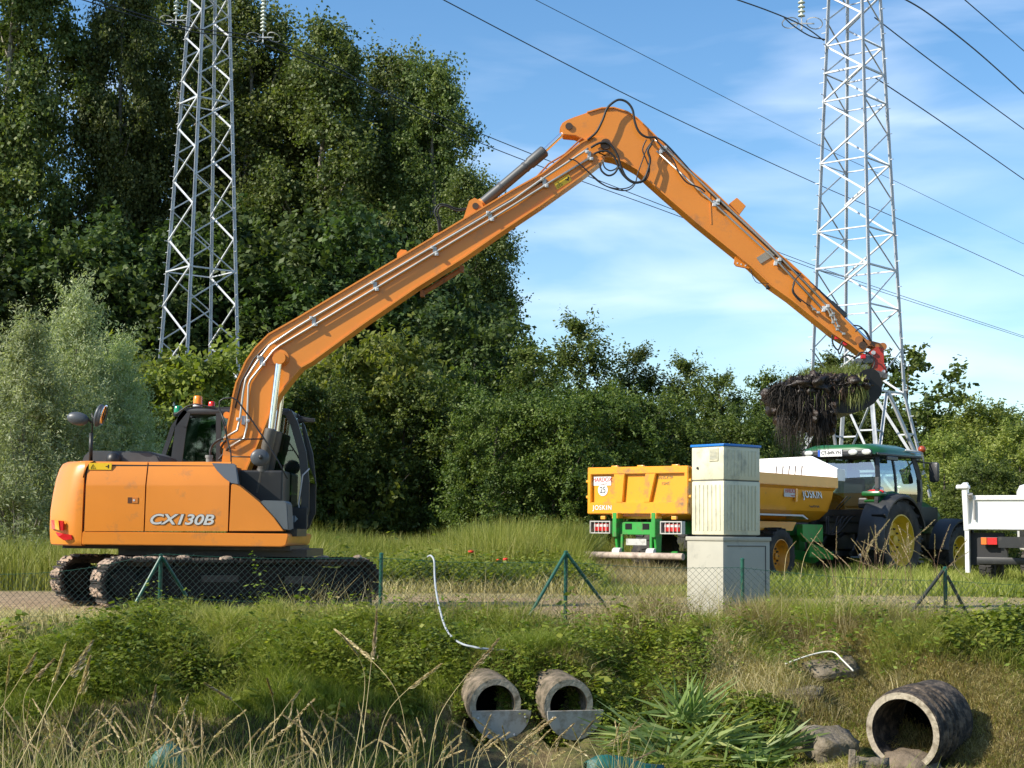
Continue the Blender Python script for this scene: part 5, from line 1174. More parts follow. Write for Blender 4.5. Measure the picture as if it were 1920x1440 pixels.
# hitch
mb = MB()
for s in (-.42, .42):
    mb.beam((-.2, s, .75), (-1.0, s*1.05, .62), .07, .09); mb.beam((-.35, s, 1.30), (-.85, s, .68), .05); mb.beam((-.1, s*.8, 1.35), (-.45, s, 1.32), .08)
mb.box((-.5, 0, .62), (.8, .2, .12)); mb.beam((-.15, 0, 1.2), (-.75, 0, 1.0), .06); mb.box((-.32, 0, 1.15), (.25, .5, .5), bev=.03)
mb.build('rear_hitch', BLK, tk, auto=.6)
mb = MB(); rnd = random.Random(3)
for k in range(7):
    y = -.30+k*.09; mb.tube(spline([(-.4, y, 1.32), (-.75, y+rnd.uniform(-.1, .1), 1.45), (-1.1, y*.5+rnd.uniform(-.1, .1), 1.05), (-1.7, y*.3, 1.1)], 5), .014, 6)
mb.build('hydraulic_hose', rubber(), tk, smooth=True)
mb = MB()
for k in range(6): mb.box((-.46, -.28+k*.11, 1.34), (.08, .06, .08), bev=.01)
mb.build('coupler_block', mat('coupler_mix', (.16, .22, .12), .5, var=.5, vscale=12), tk)
# hood
def loft(mb, secs):
    n = len(secs[0]); vs = [Vector(p) for s_ in secs for p in s_]
    fs = [(i*n+k, i*n+(k+1) % n, (i+1)*n+(k+1) % n, (i+1)*n+k) for i in range(len(secs)-1) for k in range(n)]+[tuple(range(n))[::-1], tuple(range((len(secs)-1)*n, len(secs)*n))]
    return mb.add(vs, fs)
def hs(x, w, zt_, zb_): return [(x, -w, zb_), (x, -w, zt_-.22), (x, -w*.82, zt_-.06), (x, -w*.45, zt_), (x, w*.45, zt_), (x, w*.82, zt_-.06), (x, w, zt_-.22), (x, w, zb_)]
mb = loft(MB(), [hs(1.15, .40, 2.02, 1.15), hs(1.9, .40, 1.99, 1.12), hs(2.7, .38, 1.90, 1.10), hs(3.4, .35, 1.72, 1.08), hs(3.62, .30, 1.55, 1.1)]); hood = mb.build('hood', JG, tk, auto=.6)
mb = MB(); mb.box((2.4, -.395, 1.50), (1.5, .03, .45), bev=.01); mb.build('side_grille', BLK, hood)
mb = MB(); mb.box((3.3, 0, .95), (.9, .5, .5), bev=.05); mb.box((3.8, 0, .75), (.35, .7, .5), bev=.05); mb.build('front_weight', BLK, tk)
# fenders
def arc_fender(cx, cz, rad, a0, a1, y0, y1, th, flare=0.0, n=18, drop=0):
    mb = MB(); A = []
    for i in range(n+1):
        a = R(a0+(a1-a0)*i/n); f = 1+.0*i
        for (rr, y) in ((rad, y0), (rad+th, y0), (rad+th, (y0+y1)/2), (rad+th-flare*.4, y1+(y0-y1)*.12), (rad-flare, y1), (rad-flare-.04, y1+(y0-y1)*.02), (rad-flare*.4, y1+(y0-y1)*.12), (rad, (y0+y1)/2)):
            A.append(Vector((cx+math.cos(a)*rr, y, cz+math.sin(a)*rr)))
    m_ = 8; fs = [(i*m_+k, i*m_+(k+1) % m_, (i+1)*m_+(k+1) % m_, (i+1)*m_+k) for i in range(n) for k in range(m_)]+[tuple(range(m_)), tuple(range(n*m_, n*m_+m_))]
    return mb.add(A, fs)
for s in (-1, 1):
    fo = arc_fender(0, .93, 1.03, 15, 192, s*.66, s*1.26, .03, .05).build('rear_fender', FEN, tk, auto=.7)
    arc_fender(.0, .93, 1.065, 50, 128, s*.60, s*.98, .035).build('inner_fender', JG, fo, auto=.7)
    mb = MB(); mb.xz([(-1.12, .82), (-1.14, 1.05), (-1.05, 1.38), (-.8, 1.70), (-.6, 1.85), (-.6, 1.1), (-.85, .78)], min(s*.95, s*1.28), max(s*.95, s*1.28)); mb.build('fender_rear_panel', FEN, fo, bevel=.05) if s > 5 else None
    mb = MB(); mb.box((-.90, s*1.10, 1.46), (.04, .34, .10), Matrix.Rotation(R(-38)*1, 3, 'Y'), bev=.012); mb.build('fender_slot', mat('slot_black', (.006, .006, .007), .6), fo)
    mb = MB(); mb.ell((-.62, s*.86, 2.00), (.07, .22, .055)); q = mb.build('tail_lamp', MATS['red_lens'], fo, smooth=True)
    mb = MB(); mb.box((-.58, s*.80, 1.96), (.30, .50, .12), bev=.05); mb.build('lamp_pod', JG, fo, auto=.6)
    arc_fender(2.95, .66, .78, 10, 175, s*.68, s*1.16, .02, .03).build('front_fender', FEN, tk, auto=.7)
# cab
mb = MB()
def cab_sec(z, xr, xf, w): return (z, xr, xf, w)
Z0, Z1 = 1.30, 2.84
def cx(z, end):  # rear x and front x by height
    t = (z-Z0)/(Z1-Z0); return (-.62-.06*math.sin(math.pi*t)+.10*t if end == 'r' else 1.20+.12*math.sin(math.pi*t)-.02*t)
def cw_(z): t = (z-Z0)/(Z1-Z0); return .78+.16*math.sin(math.pi*min(1, t*.75+.1))-.03*t
pil = MB(); NZ = 6
for end in ('r', 'f'):
    for s in (-1, 1):
        pts = [(cx(Z0+(Z1-Z0)*i/NZ, end), s*cw_(Z0+(Z1-Z0)*i/NZ), Z0+(Z1-Z0)*i/NZ) for i in range(NZ+1)]
        for a, b in zip(pts[:-1], pts[1:]): pil.beam(a, b, .09, .10)
for s in (-1, 1):
    pts = [(.18, s*(cw_(Z0+(Z1-Z0)*i/NZ)), Z0+(Z1-Z0)*i/NZ) for i in range(2, NZ+1)]
    for a, b in zip(pts[:-1], pts[1:]): pil.beam(a, b, .05, .05)
pil.box((-.62, 0, 1.55), (.08, 1.6, .12)); pil.box((.3, 0, Z1-.01), (1.9, 1.72, .03)); pil.box((.3, 0, Z0+.02), (1.8, 1.5, .04)); pil.box((-.56, 0, Z1-.03), (.12, 1.7, .10))
cabt = pil.build('cab', BLK, tk)
mb = MB(); mb.box((.3, 0, 1.22), (1.8, 1.5, .3), bev=.04); mb.box((-.58, 0, 1.42), (.12, 1.5, .22), bev=.03); mb.build('cab_floor', BLK, cabt)
gt = glass('tractor_glass', (.70, .88, .84), 1.0)
mb = MB()
for i in range(NZ):
    za, zb_ = Z0+.3+(Z1-Z0-.35)*i/NZ, Z0+.3+(Z1-Z0-.35)*(i+1)/NZ
    for end in ('r', 'f'):
        mb.add([(cx(za, end), -cw_(za)+.03, za), (cx(za, end), cw_(za)-.03, za), (cx(zb_, end), cw_(zb_)-.03, zb_), (cx(zb_, end), -cw_(zb_)+.03, zb_)], [(0, 1, 2, 3)])
    for s in (-1, 1): mb.add([(cx(za, 'r'), s*cw_(za), za), (cx(za, 'f'), s*cw_(za), za), (cx(zb_, 'f'), s*cw_(zb_), zb_), (cx(zb_, 'r'), s*cw_(zb_), zb_)], [(0, 1, 2, 3)])
mb.build('window', gt, cabt, smooth=True)
mb = MB(); mb.box((.2, .0, 1.65), (.5, .55, .16), bev=.05); mb.box((-.05, 0, 2.0), (.14, .52, .65), bev=.06); mb.box((-.08, 0, 2.42), (.10, .3, .2), bev=.04); mb.build('driver_seat', MATS['seat_black'], cabt, auto=.6)
mb = MB(); mb.lathe([(0, .17), (.02, .19), (.04, .17)], (.75, 0, 1.95), (-.5, 0, .8), 24); mb.beam((.75, 0, 1.95), (.95, 0, 1.5), .08); mb.box((.95, 0, 1.55), (.25, .8, .4), bev=.06); mb.build('steering_wheel', BLK, cabt, auto=.6)
mb = MB(); mb.tube([(-.70, .1, 1.62), (-.72, -.2, 1.9)], .012); mb.build('rear_wiper', BLK, cabt); mb = MB(); mb.box((-.5, -.55, 1.75), (.3, .25, .25), bev=.04); mb.build('control_box', BLK, cabt)
# roof
def rs(x, w, zb_, zt_): return [(x, -w, zb_), (x, -w, zb_+.06), (x, -w*.92, (zb_+zt_)/2+.03), (x, -w*.6, zt_), (x, w*.6, zt_), (x, w*.92, (zb_+zt_)/2+.03), (x, w, zb_+.06), (x, w, zb_)]
mb = loft(MB(), [rs(-.86, .80, 2.86, 2.98), rs(-.78, .93, 2.83, 3.06), rs(-.2, .98, 2.83, 3.10), rs(.8, .98, 2.84, 3.10), rs(1.35, .94, 2.86, 3.04), rs(1.55, .80, 2.88, 2.98)]); roof = mb.build('roof', JG, tk, auto=.8)
mb = MB(); mb.box((-.82, 0, 2.87), (.13, 1.78, .17), bev=.05); mb.box((.35, -.955, 2.84), (2.1, .06, .06), bev=.02); mb.box((-.1, -.985, 2.76), (.5, .06, .10), bev=.02); mb.build('roof_trim', BLK, roof)
for y in (.68, -.46, -.80, .0):
    if y == 0: continue
    mb = MB(); mb.ell((-.895, y, 2.88), (.03, .12, .065)); mb.build('work_light', mat('lamp_glass', (.75, .76, .72), .12, .3), roof, smooth=True)
mb = MB(); mb.box((-.90, .12, 2.875), (.02, .62, .16), bev=.004); pl = mb.build('number_plate', WHT, roof)
mb = MB(); mb.box((-.913, .40, 2.875), (.006, .06, .15)); mb.build('plate_band', mat('plate_blue', (.01, .08, .45), .4), roof)
ltext('CT-049-YN', .105, (-.914, .09, 2.875), (0, -1, 0), (0, 0, 1), LBLK, roof, offset=.002)
mb = MB(); mb.ell((1.25, -1.02, 3.03), (.09, .09, .08)); mb.build('beacon', mat('beacon_red', (.35, .06, .02), .25), roof, smooth=True)
mb = MB(); mb.tube([(.6, -.95, 2.98), (1.25, -1.02, 2.96), (1.28, -1.05, 2.6)], .02, 6); mb.build('beacon_arm', galv(), roof, smooth=True)
# exhaust, mirror, steps
mb = MB(); mb.tube([(1.38, -.72, 1.1), (1.38, -.72, 2.45)], .11, 16); ex_ = mb.build('exhaust', BLK, tk, auto=.6)
mb = MB(); mb.tube(spline([(1.38, -.72, 2.42), (1.38, -.72, 2.66), (1.42, -.74, 2.78), (1.52, -.78, 2.84)], 5), .065, 12); mb.build('exhaust_pipe', mat('exhaust_steel', (.22, .22, .22), .4, .7), ex_, smooth=True)
mb = MB(); mb.tube([(1.2, -.9, 2.75), (1.35, -1.2, 2.7)], .02, 6); mb.box((1.38, -1.25, 2.50), (.10, .26, .46), Matrix.Rotation(R(-10), 3, 'Z'), bev=.05); mb.build('mirror', BLK, tk, auto=.6)
mb = MB(); mb.box((.85, -.85, .75), (.55, .35, .05)); mb.box((.85, -.88, 1.05), (.5, .3, .05)); mb.box((.6, -1.0, .9), (.04, .05, .6)); mb.box((1.1, -1.0, .9), (.04, .05, .6)); mb.box((.85, -.98, .45), (.5, .25, .05)); mb.build('steps', BLK, tk)
mb = MB(); mb.ell((-.55, -.95, 2.05), (.07, .07, .07)); mb.build('side_lamp', MATS['lamp_glass'], tk, smooth=True)

# ------------------------------------------------------------------ white tipper truck at the right edge
TT = R(60); pl_ = at(1828, 1000, 33.0); ltv = Vector((math.sin(TT), -math.cos(TT), 0)); ct = Vector((pl_.x, pl_.y, 0))+ltv*1.05
tt = thing('tipper_truck', 'white tipper truck cut off by the right edge of the photo', 'truck', ct, TT)
tt.scale = (1.1, 1.2, 1.0)
TW = mat('truck_white', (.72, .72, .70), .35, var=.03, dirt=(.40, .37, .32), dscale=2.5, damt=.2)
mb = MB(); mb.box((1.7, 0, 1.30), (3.4, 2.06, .10)); mb.box((1.7, .99, 1.62), (3.36, .06, .62)); mb.box((1.7, -.99, 1.62), (3.36, .06, .62)); mb.box((3.4, 0, 1.58), (.06, 2.06, .56)); tb = mb.build('tipper_body', TW, tt, bevel=.01)
mb = MB(); mb.box((-.02, 0, 1.60), (.05, 1.98, .66)); mb.box((-.055, 0, 1.90), (.06, 2.0, .10)); mb.box((-.055, 0, 1.31), (.06, 2.0, .12)); tg_ = mb.build('tailboard', TW, tt, bevel=.012)
mb = MB()
for s in (1, -1):
    mb = MB(); mb.xz([(-.07, 1.22), (-.20, 2.18), (-.08, 2.22), (.06, 1.22)], s*1.0-.05, s*1.0+.05); mb.box((-.15, s*1.03, 2.12), (.14, .22, .09), bev=.02)
    mb.build('corner_post', TW, tb, bevel=.012)
mb = MB(); mb.cyl((-.09, .86, 1.45), (-.09, .86, 1.85), .02); mb.cyl((-.09, .92, 1.9), (-.14, .92, 1.98), .05); mb.build('latch', mat('latch_grey', (.35, .34, .32), .5, .4), tg_)
mb = MB(); mb.box((2.2, 0, 1.0), (5.2, .8, .22)); mb.box((4.6, 0, 1.3), (1.4, 1.9, .9), bev=.1); mb.box((.05, 0, .62), (.12, 1.7, .14), bev=.01); mb.box((.1, .4, .8), (.1, .1, .4)); mb.build('chassis', black(), tt, auto=.6)
for s in (.72, -.72): mb = MB(); mb.box((.12, s, .86), (.05, .62, .66)); mb.build('mud_flap', mat('flap_black', (.018, .018, .02), .7), tt)
mb = MB(); mb.box((-.01, 1.0, .80), (.10, .07, .86)); mb.build('side_post', TW, tt)
mb = MB(); mb.box((4.7, 0, 1.55), (1.6, 2.0, 1.6), bev=.2); mb.build('driver_cab', TW, tt, auto=.7)
for x in (1.0, 4.5):
    for s in (-1, 1): wheel(tt, (x, s*.82, .42), .42, .28, .24, s, mat('rim_white', (.5, .5, .48), .5), lugs=24, tread='b')
for s in (.62, -.62):
    mb = MB(); mb.box((-.02, s, 1.02), (.10, .30, .16), bev=.01); q = mb.build('tail_light', black(), tt)
    mb = MB(); mb.box((-.076, s-.05, 1.02), (.012, .16, .14)); mb.build('red_lens', MATS['red_lens'], q)
    mb = MB(); mb.box((-.076, s+.09, 1.02), (.012, .09, .14)); mb.build('amber_lens', mat('lens_bright', (.9, .18, .03), .3), q)

# ------------------------------------------------------------------ street cabinets
CA = R(38); cc = at(1357, 1000, 17.6)     # nearest vertical corner
nL = Vector((-math.cos(CA), -math.sin(CA), 0)); nR = Vector((math.sin(CA), -math.cos(CA), 0))
# left face runs from the corner along -nR ; right face runs from the corner along -nL
wl_, wr_ = .50, .58
def cab_box(mb, corner, wl, wr, z0, z1, inset=0, bev=0):
    c = corner - nR*(wl/2) - nL*(wr/2); rot = Matrix((-nL, -nR, Vector((0, 0, 1)))).transposed()
    return mb.box(Vector((c.x, c.y, (z0+z1)/2)), (wr-2*inset, wl-2*inset, z1-z0), rot, bev)
CRM = mat('cabinet_cream', (.64, .60, .43), .5, var=.06, dirt=(.34, .33, .26), dscale=4, damt=.55)
def zat(py, Y=17.6, px=1357): return at(px, py, Y).z
zt1, zm, zb1 = zat(836), zat(900), zat(1003)
cab1 = thing('electric_cabinet', 'cream ribbed cabinet with blue lid, standing on the grey box', 'cabinet', (cc.x, cc.y, zb1), 0)
def wb_(mb, name, m, par, **k): return mb.build(name, m, par, world=True, **k)
mb = cab_box(MB(), cc, wl_, wr_, zb1, zm-.006, bev=.012); lower = wb_(mb, 'lower_housing', CRM, cab1, auto=.6)
mb = cab_box(MB(), cc, wl_, wr_, zm+.006, zt1, bev=.012); upper = wb_(mb, 'upper_housing', CRM, cab1, auto=.6)
mb = cab_box(MB(), cc, wl_, wr_, zm-.01, zm+.01, inset=.01); wb_(mb, 'joint', mat('joint_dark', (.12, .12, .10), .7), cab1)
cl = cc+nL*.012+nR*.012; mb = cab_box(MB(), cl, wl_+.024, wr_+.024, zt1, zt1+.028, bev=.006); wb_(mb, 'lid', mat('lid_blue', (.01, .16, .52), .35), cab1, auto=.6)
mb = MB()
for k in range(9):   # vertical ribs, right face
    t = .07+k*(wr_-.14)/8; a = cc-nL*t+nR*.003; mb.beam(Vector((a.x, a.y, zb1+.05)), Vector((a.x, a.y, zm-.05)), .022, .014, nR)
for k in range(7):
    t = .06+k*(wl_-.12)/6; a = cc-nR*t+nL*.003; mb.beam(Vector((a.x, a.y, zb1+.05)), Vector((a.x, a.y, zm-.05)), .016, .010, nL)
wb_(mb, 'rib', CRM, lower)
mb = MB()
for k in range(9): t = .07+k*(wr_-.14)/8; a = cc-nL*t+nR*.001; mb.beam(Vector((a.x, a.y, zm+.05)), Vector((a.x, a.y, zt1-.04)), .020, .008, nR)
wb_(mb, 'rib', CRM, upper)
mb = MB(); a = cc-nR*.15+nL*.004; z_ = zat(851); rot = Matrix((-nR, nL, Vector((0, 0, 1)))).transposed(); mb.box(Vector((a.x, a.y, z_)), (.14, .014, .15), rot, .004); vq = wb_(mb, 'vent_frame', CRM, upper)
mb = MB()
for k in range(8): mb.box(Vector((a.x, a.y, z_-.05+k*.0145))+nL*.009, (.105, .006, .006), rot)
wb_(mb, 'vent_slat', mat('vent_grey', (.40, .40, .34), .6), upper)
mb = MB(); a = cc-nR*(wl_-.10); z_ = zat(876); a = Vector((a.x, a.y, z_)); mb.cyl(a, a+nL*.012, .014); wb_(mb, 'key_lock', black(), upper)
# grey lower box
GB = mat('box_paint_grey', (.38, .36, .29), .6, var=.06, dirt=(.20, .20, .17), dscale=2.5, damt=.3)
gc = cc+nL*.03+nR*.02; gc = Vector((gc.x, gc.y, 0)); z2 = zb1-.02
box1 = thing('equipment_box', 'grey metal box under the cream cabinet, behind the wire fence', 'box', (gc.x, gc.y, 0), 0)
wl2, wr2 = .56, .74
mb = cab_box(MB(), gc, wl2, wr2, -.25, z2-.045, bev=.004); gbx = wb_(mb, 'housing', GB, box1, auto=.6)
mb = cab_box(MB(), gc+nL*.014+nR*.014, wl2+.028, wr2+.028, z2-.045, z2, bev=.006); wb_(mb, 'top_plate', GB, box1, auto=.6)
mb = cab_box(MB(), cc-nL*.03-nR*.03, wl_-.06, wr_-.06, z2, zb1+.01); wb_(mb, 'rubber_foot', black(), cab1)
mb = MB(); a = gc-nL*(wr2-.07)+nR*.002; mb.beam(Vector((a.x, a.y, .0)), Vector((a.x, a.y, z2-.1)), .008, .006, nR); a = gc-nL*.06+nR*.002; b = gc-nL*(wr2-.07)+nR*.002; mb.beam(Vector((a.x, a.y, z2-.10)), Vector((b.x, b.y, z2-.10)), .006, .008)
wb_(mb, 'door_seam', mat('seam_dark', (.05, .05, .05), .8), gbx)
# ------------------------------------------------------------------ pylons
def pylon(name, label, base, phi, levels, arm_z, steps_leg, seed):
    """levels: list of (z, R) corner radius; base (x,y)"""
    py = thing(name, label, 'pylon', (base[0], base[1], 0))
    def Rz(z):
        for (a, ra), (b, rb) in zip(levels[:-1], levels[1:]):
            if z <= b: return ra+(rb-ra)*(z-a)/(b-a)
        return levels[-1][1]
    ang = [math.pi+phi, -math.pi/2+phi, phi, math.pi/2+phi]
    def cn(i, z): r = Rz(z); a = ang[i % 4]; return Vector((r*math.cos(a), r*math.sin(a), z))
    G = galv()
    for i in range(4):
        mb = MB()
        for (a, _), (b, _) in zip(levels[:-1], levels[1:]): mb.angle(cn(i, a), cn(i, b), .11, .018)
        if i in (0, 2):   # step bolts
            z = 3.0
            while z < levels[-1][0]:
                c = cn(i, z); o = c.copy(); o.z = 0; o.normalize(); side = o.cross(Vector((0, 0, 1)))*(1 if int(z/.45) % 2 else -1); mb.beam(c, c+(o+side).normalized()*.18, .022); z += .45
        mb.build('leg', G, py)
    zs = [levels[1][0]]; 
    while zs[-1] < levels[-1][0]-.3: zs.append(zs[-1]+max(.75, Rz(zs[-1])*.92))
    for i in range(4):
        mb = MB()
        for k, (a, b) in enumerate(zip(zs[:-1], zs[1:])):
            p, q = (i, i+1) if (k+i*0) % 2 == 0 else (i+1, i)
            mb.angle(cn(p, a), cn(q, b), .052, .012)
            if k % 6 == 3 or k == 0: mb.angle(cn(i, a), cn(i+1, a), .055, .012)
            if seed == 2 and k % 2 == 0: mb.angle(cn(i, a), cn(i+1, a), .042, .010)
        # lower splayed section: big K
        z0, z1 = levels[0][0], levels[1][0]; m_ = (cn(i, z1)+cn(i+1, z1))/2
        zz = z1; step = (z1-.4)/2
        for k in range(2):
            za, zb_ = z1-step*k, z1-step*(k+1); mm = (cn(i, za)+cn(i+1, za))/2
            mb.angle(mm, cn(i, zb_), .09, .016); mb.angle(mm, cn(i+1, zb_), .09, .016); mb.angle(cn(i, zb_), cn(i+1, zb_), .08, .014)
            for e in (i, i+1): mb.angle((mm+cn(e, zb_))/2, cn(e, (za+zb_)/2), .05, .012)
        mb.build('lattice_face', G, py)
    zt_ = levels[-1][0]
    for s in (-1, 1):
        mb = MB(); tip = Vector((s*5.0, 0, arm_z+.2))
        for q in (cn(1, arm_z), cn(3, arm_z), cn(1, arm_z+1.4), cn(3, arm_z+1.4)): mb.angle(q, tip, .08, .014)
        for t in (.3, .6):
            for i in (1, 3): mb.angle(cn(i, arm_z).lerp(tip, t), cn(i, arm_z+1.4).lerp(tip, t), .05, .012)
        mb.build('cross_arm', G, py)
    return py
lp = at(370, 640, 65.0); lx = (at(370, 640, 65).x+at(392, 5, 65).x)/2
pylon('lattice_pylon', 'left lattice pylon, its top out of frame, rising before the dark poplars', (lx, 65.0), R(-5.5), [(0, 2.3), (7.2, 1.68), (8.9, 1.58), (22.8, .86), (28, .62)], 24.6, 0, 1)
rx_ = (at(1608, 730, 55).x+at(1599, 5, 55).x)/2
pylon('lattice_pylon', 'right lattice pylon against the sky, behind the bucket and tractor', (rx_, 55.0), R(3.5), [(0, 3.1), (6.0, 1.63), (19.5, .95), (24.5, .70)], 21.2, 0, 2)
# insulator strings
def insulator(px, py_, Y, n, label):
    b = at(px, py_, Y); o = thing('insulator_string', label, 'insulator', b, 0, 'insulator strings under the pylon arms')
    mb = MB(); gm_ = mat('insulator_glass', (.55, .60, .52), .15, 0, spec=.8)
    for k in range(n):
        z = .25+k*.16; mb.lathe([(z, .03), (z+.01, .13), (z+.05, .12), (z+.09, .05), (z+.15, .04)], (0, 0, 0), (0, 0, 1), 14)
    mb.build('disc', gm_, o, auto=.6); mb = MB(); mb.cyl((0, 0, -.1), (0, 0, .25+n*.16+.3), .02, seg=6); mb.build('rod', galv(), o)
    mb = MB(); mb.lathe([(0, .27), (.02, .30), (.04, .27)], (-.4, 0, 0), (0, .45, 1), 20); mb.lathe([(0, .27), (.02, .30), (.04, .27)], (.45, 0, .0), (.3, .5, 1), 20); mb.beam((-.4, 0, 0), (.45, 0, 0), .04); mb.beam((0, 0, .1), (0, 0, -.25), .05) ; mb.build('guard_ring', galv(), o)
    return o
insulator(493, 70, 65, 17, 'insulator string with two guard rings, right of the left pylon')
insulator(1503, 44, 55, 13, 'insulator string hanging left of the right pylon, at the top edge')
insulator(330, 38, 66, 17, 'insulator string partly in front of the left pylon top')
# power lines: level wires running away to the right
def wire(pts, zc, label, r=.024, sag=0):
    P = []
    for (x, y) in pts:
        d = ray(x, y); k = (zc-EYE)/d.z; P.append(Vector((d.x*k, d.y*k, zc)))
    P2 = spline(P, 8) if len(P) > 2 else P
    mb = MB(); mb.tube(P2, r, 5); o = mb.build('power_line', mat('wire_grey', (.045, .05, .06), .5, .4), None, smooth=True)
    tag(o, label, 'power line', 'overhead power lines'); return o
wire([(790, -22), (1200, 190), (1530, 344), (1690, 413), (1925, 520)], 22, 'power line crossing the sky from above the arm elbow to the right edge')
wire([(950, -28), (1200, 100), (1530, 270), (1690, 345), (1925, 460)], 24, 'thin faint power line just above the arm elbow line', r=.016)
wire([(140, -5), (340, 55), (483, 80), (700, 165), (930, 262), (1280, 400), (1560, 510), (1925, 632)], 21, 'upper wire of the close pair passing behind the arm elbow')
wire([(140, -12), (340, 48), (483, 70), (620, 120), (720, 178), (930, 280), (1280, 408), (1560, 516), (1925, 635)], 20.9, 'lower wire of the close pair passing behind the arm elbow')
wire([(1640, 33), (1760, 125), (1925, 246)], 19.5, 'power line leaving the right pylon at mid height toward the right edge')
wire([(1640, 145), (1760, 225), (1925, 340)], 18.0, 'lowest power line right of the right pylon')
wire([(1690, -5), (1740, 25), (1830, 95), (1925, 180)], 20.5, 'power line near the top right corner, below the corner one', r=.03)
wire([(1800, -8), (1925, 100)], 22, 'power line cutting the top right corner of the photo')
wire([(1360, -8), (1440, 20), (1503, 47), (1545, 76)], 18.7, 'power line meeting the insulator left of the right pylon')
wire([(1470, 33), (1490, 50), (1520, 68), (1548, 74)], 18.6, 'slack jumper loop beside the insulator of the right pylon')

# ------------------------------------------------------------------ wire fence on the bank top
FY = 16.9
fence = thing('wire_fence', 'green chain-link fence along the top of the ditch bank', 'fence', (0, FY, 0))
GRN = mat('fence_green', (.010, .085, .055), .4, var=.2)
def ztop(X):  # height of the top wire
    pts = [(-6.5, .62), (-4.9, .60), (-3.72, .82), (-1.4, .80), (.56, .78), (2.4, .74), (4.6, .62), (7, .6)]
    for (a, za), (b, zb_) in zip(pts[:-1], pts[1:]):
        if X <= b: t = (X-a)/(b-a); return za+(zb_-za)*t-.03*math.sin(math.pi*t)
    return .6
posts = [(302, 1042), (715, 1040), (1061, 1036), (1392, 1050), (1772, 1066)]
for (px, py_) in posts:
    p = at(px, py_, FY); mb = MB(); mb.cyl((p.x, FY, -.45), (p.x, FY, p.z), .021, seg=12); mb.lathe([(0, .024), (.012, .024), (.02, .012), (.022, .001)], (p.x, FY, p.z), (0, 0, 1), 12); mb.build('post', GRN, fence, world=True, auto=.6)
for (a, b) in [((302, 1044), (232, 1172)), ((305, 1046), (345, 1110)), ((1060, 1038), (1000, 1142)), ((1063, 1038), (1132, 1132)), ((1768, 1070), (1676, 1192)), ((1776, 1080), (1842, 1205))]:
    A = at(a[0], a[1], FY-.02); B = at(b[0], b[1], FY-.3 if b[0] < a[0] else FY+.15); B = A+(B-A)*1.12; mb = MB(); mb.cyl(A, B, .018, seg=10); mb.build('strut', GRN if a[0] < 1700 else mat('strut_dark', (.02, .025, .02), .6), fence, world=True, auto=.6)
X0, X1 = -6.2, 6.6; zb0 = -.28
mb = MB(); step = .068; r_ = .0017
def seg_clip(x0, s):
    pts = []; x = x0; z = zb0
    while z < ztop(x) and X0 <= x <= X1: pts.append((x, z)); x += s*.034; z += .034
    return pts
x = X0-1.2
while x < X1+1.2:
    for s in (-1, 1):
        xs0 = x; z0_ = zb0
        if xs0 < X0: 
            if s < 0: continue
            z0_ += X0-xs0; xs0 = X0
        if xs0 > X1:
            if s > 0: continue
            z0_ += xs0-X1; xs0 = X1
        L_ = 0
        while z0_+L_ < ztop(xs0+s*L_) and X0 <= xs0+s*L_ <= X1: L_ += .02
        if L_ > .05:
            if 5.6 > xs0 > -10: mb.tube([(xs0, FY-.024+s*.001, z0_), (xs0+s*L_, FY-.024+s*.001, z0_+L_)], r_, 3, cap=False)
    x += step
mb.build('mesh', mat('mesh_green', (.02, .05, .04), .45), fence, world=True)
for zf, rr in ((0, .0028), (-.45, .002)):
    mb = MB(); mb.tube([(X0+k*.2, FY-.026, ztop(X0+k*.2)+zf) for k in range(int((X1-X0)/.2))], rr, 4); mb.build('tension_wire', GRN, fence, smooth=True, world=True)
# white hose hung over the fence
hp = [(802, 1044, .05), (808, 1042, -.02), (814, 1052, -.08), (815, 1080, -.14), (818, 1110, -.4), (826, 1148, -.8), (836, 1178, -1.2), (850, 1197, -1.5), (868, 1208, -1.7), (888, 1213, -1.75), (905, 1216, -1.75), (960, 1220, -1.6), (1010, 1216, -1.5), (1045, 1220, -1.45)]
mb = MB(); mb.tube(spline([at(a, b, FY+c) for a, b, c in hp], 6), .0105, 8); o = mb.build('hose', mat('hose_white', (.36, .39, .42), .45), None, smooth=True)
tag(o, 'pale grey hose hooked over the fence and trailing down the bank', 'hose')

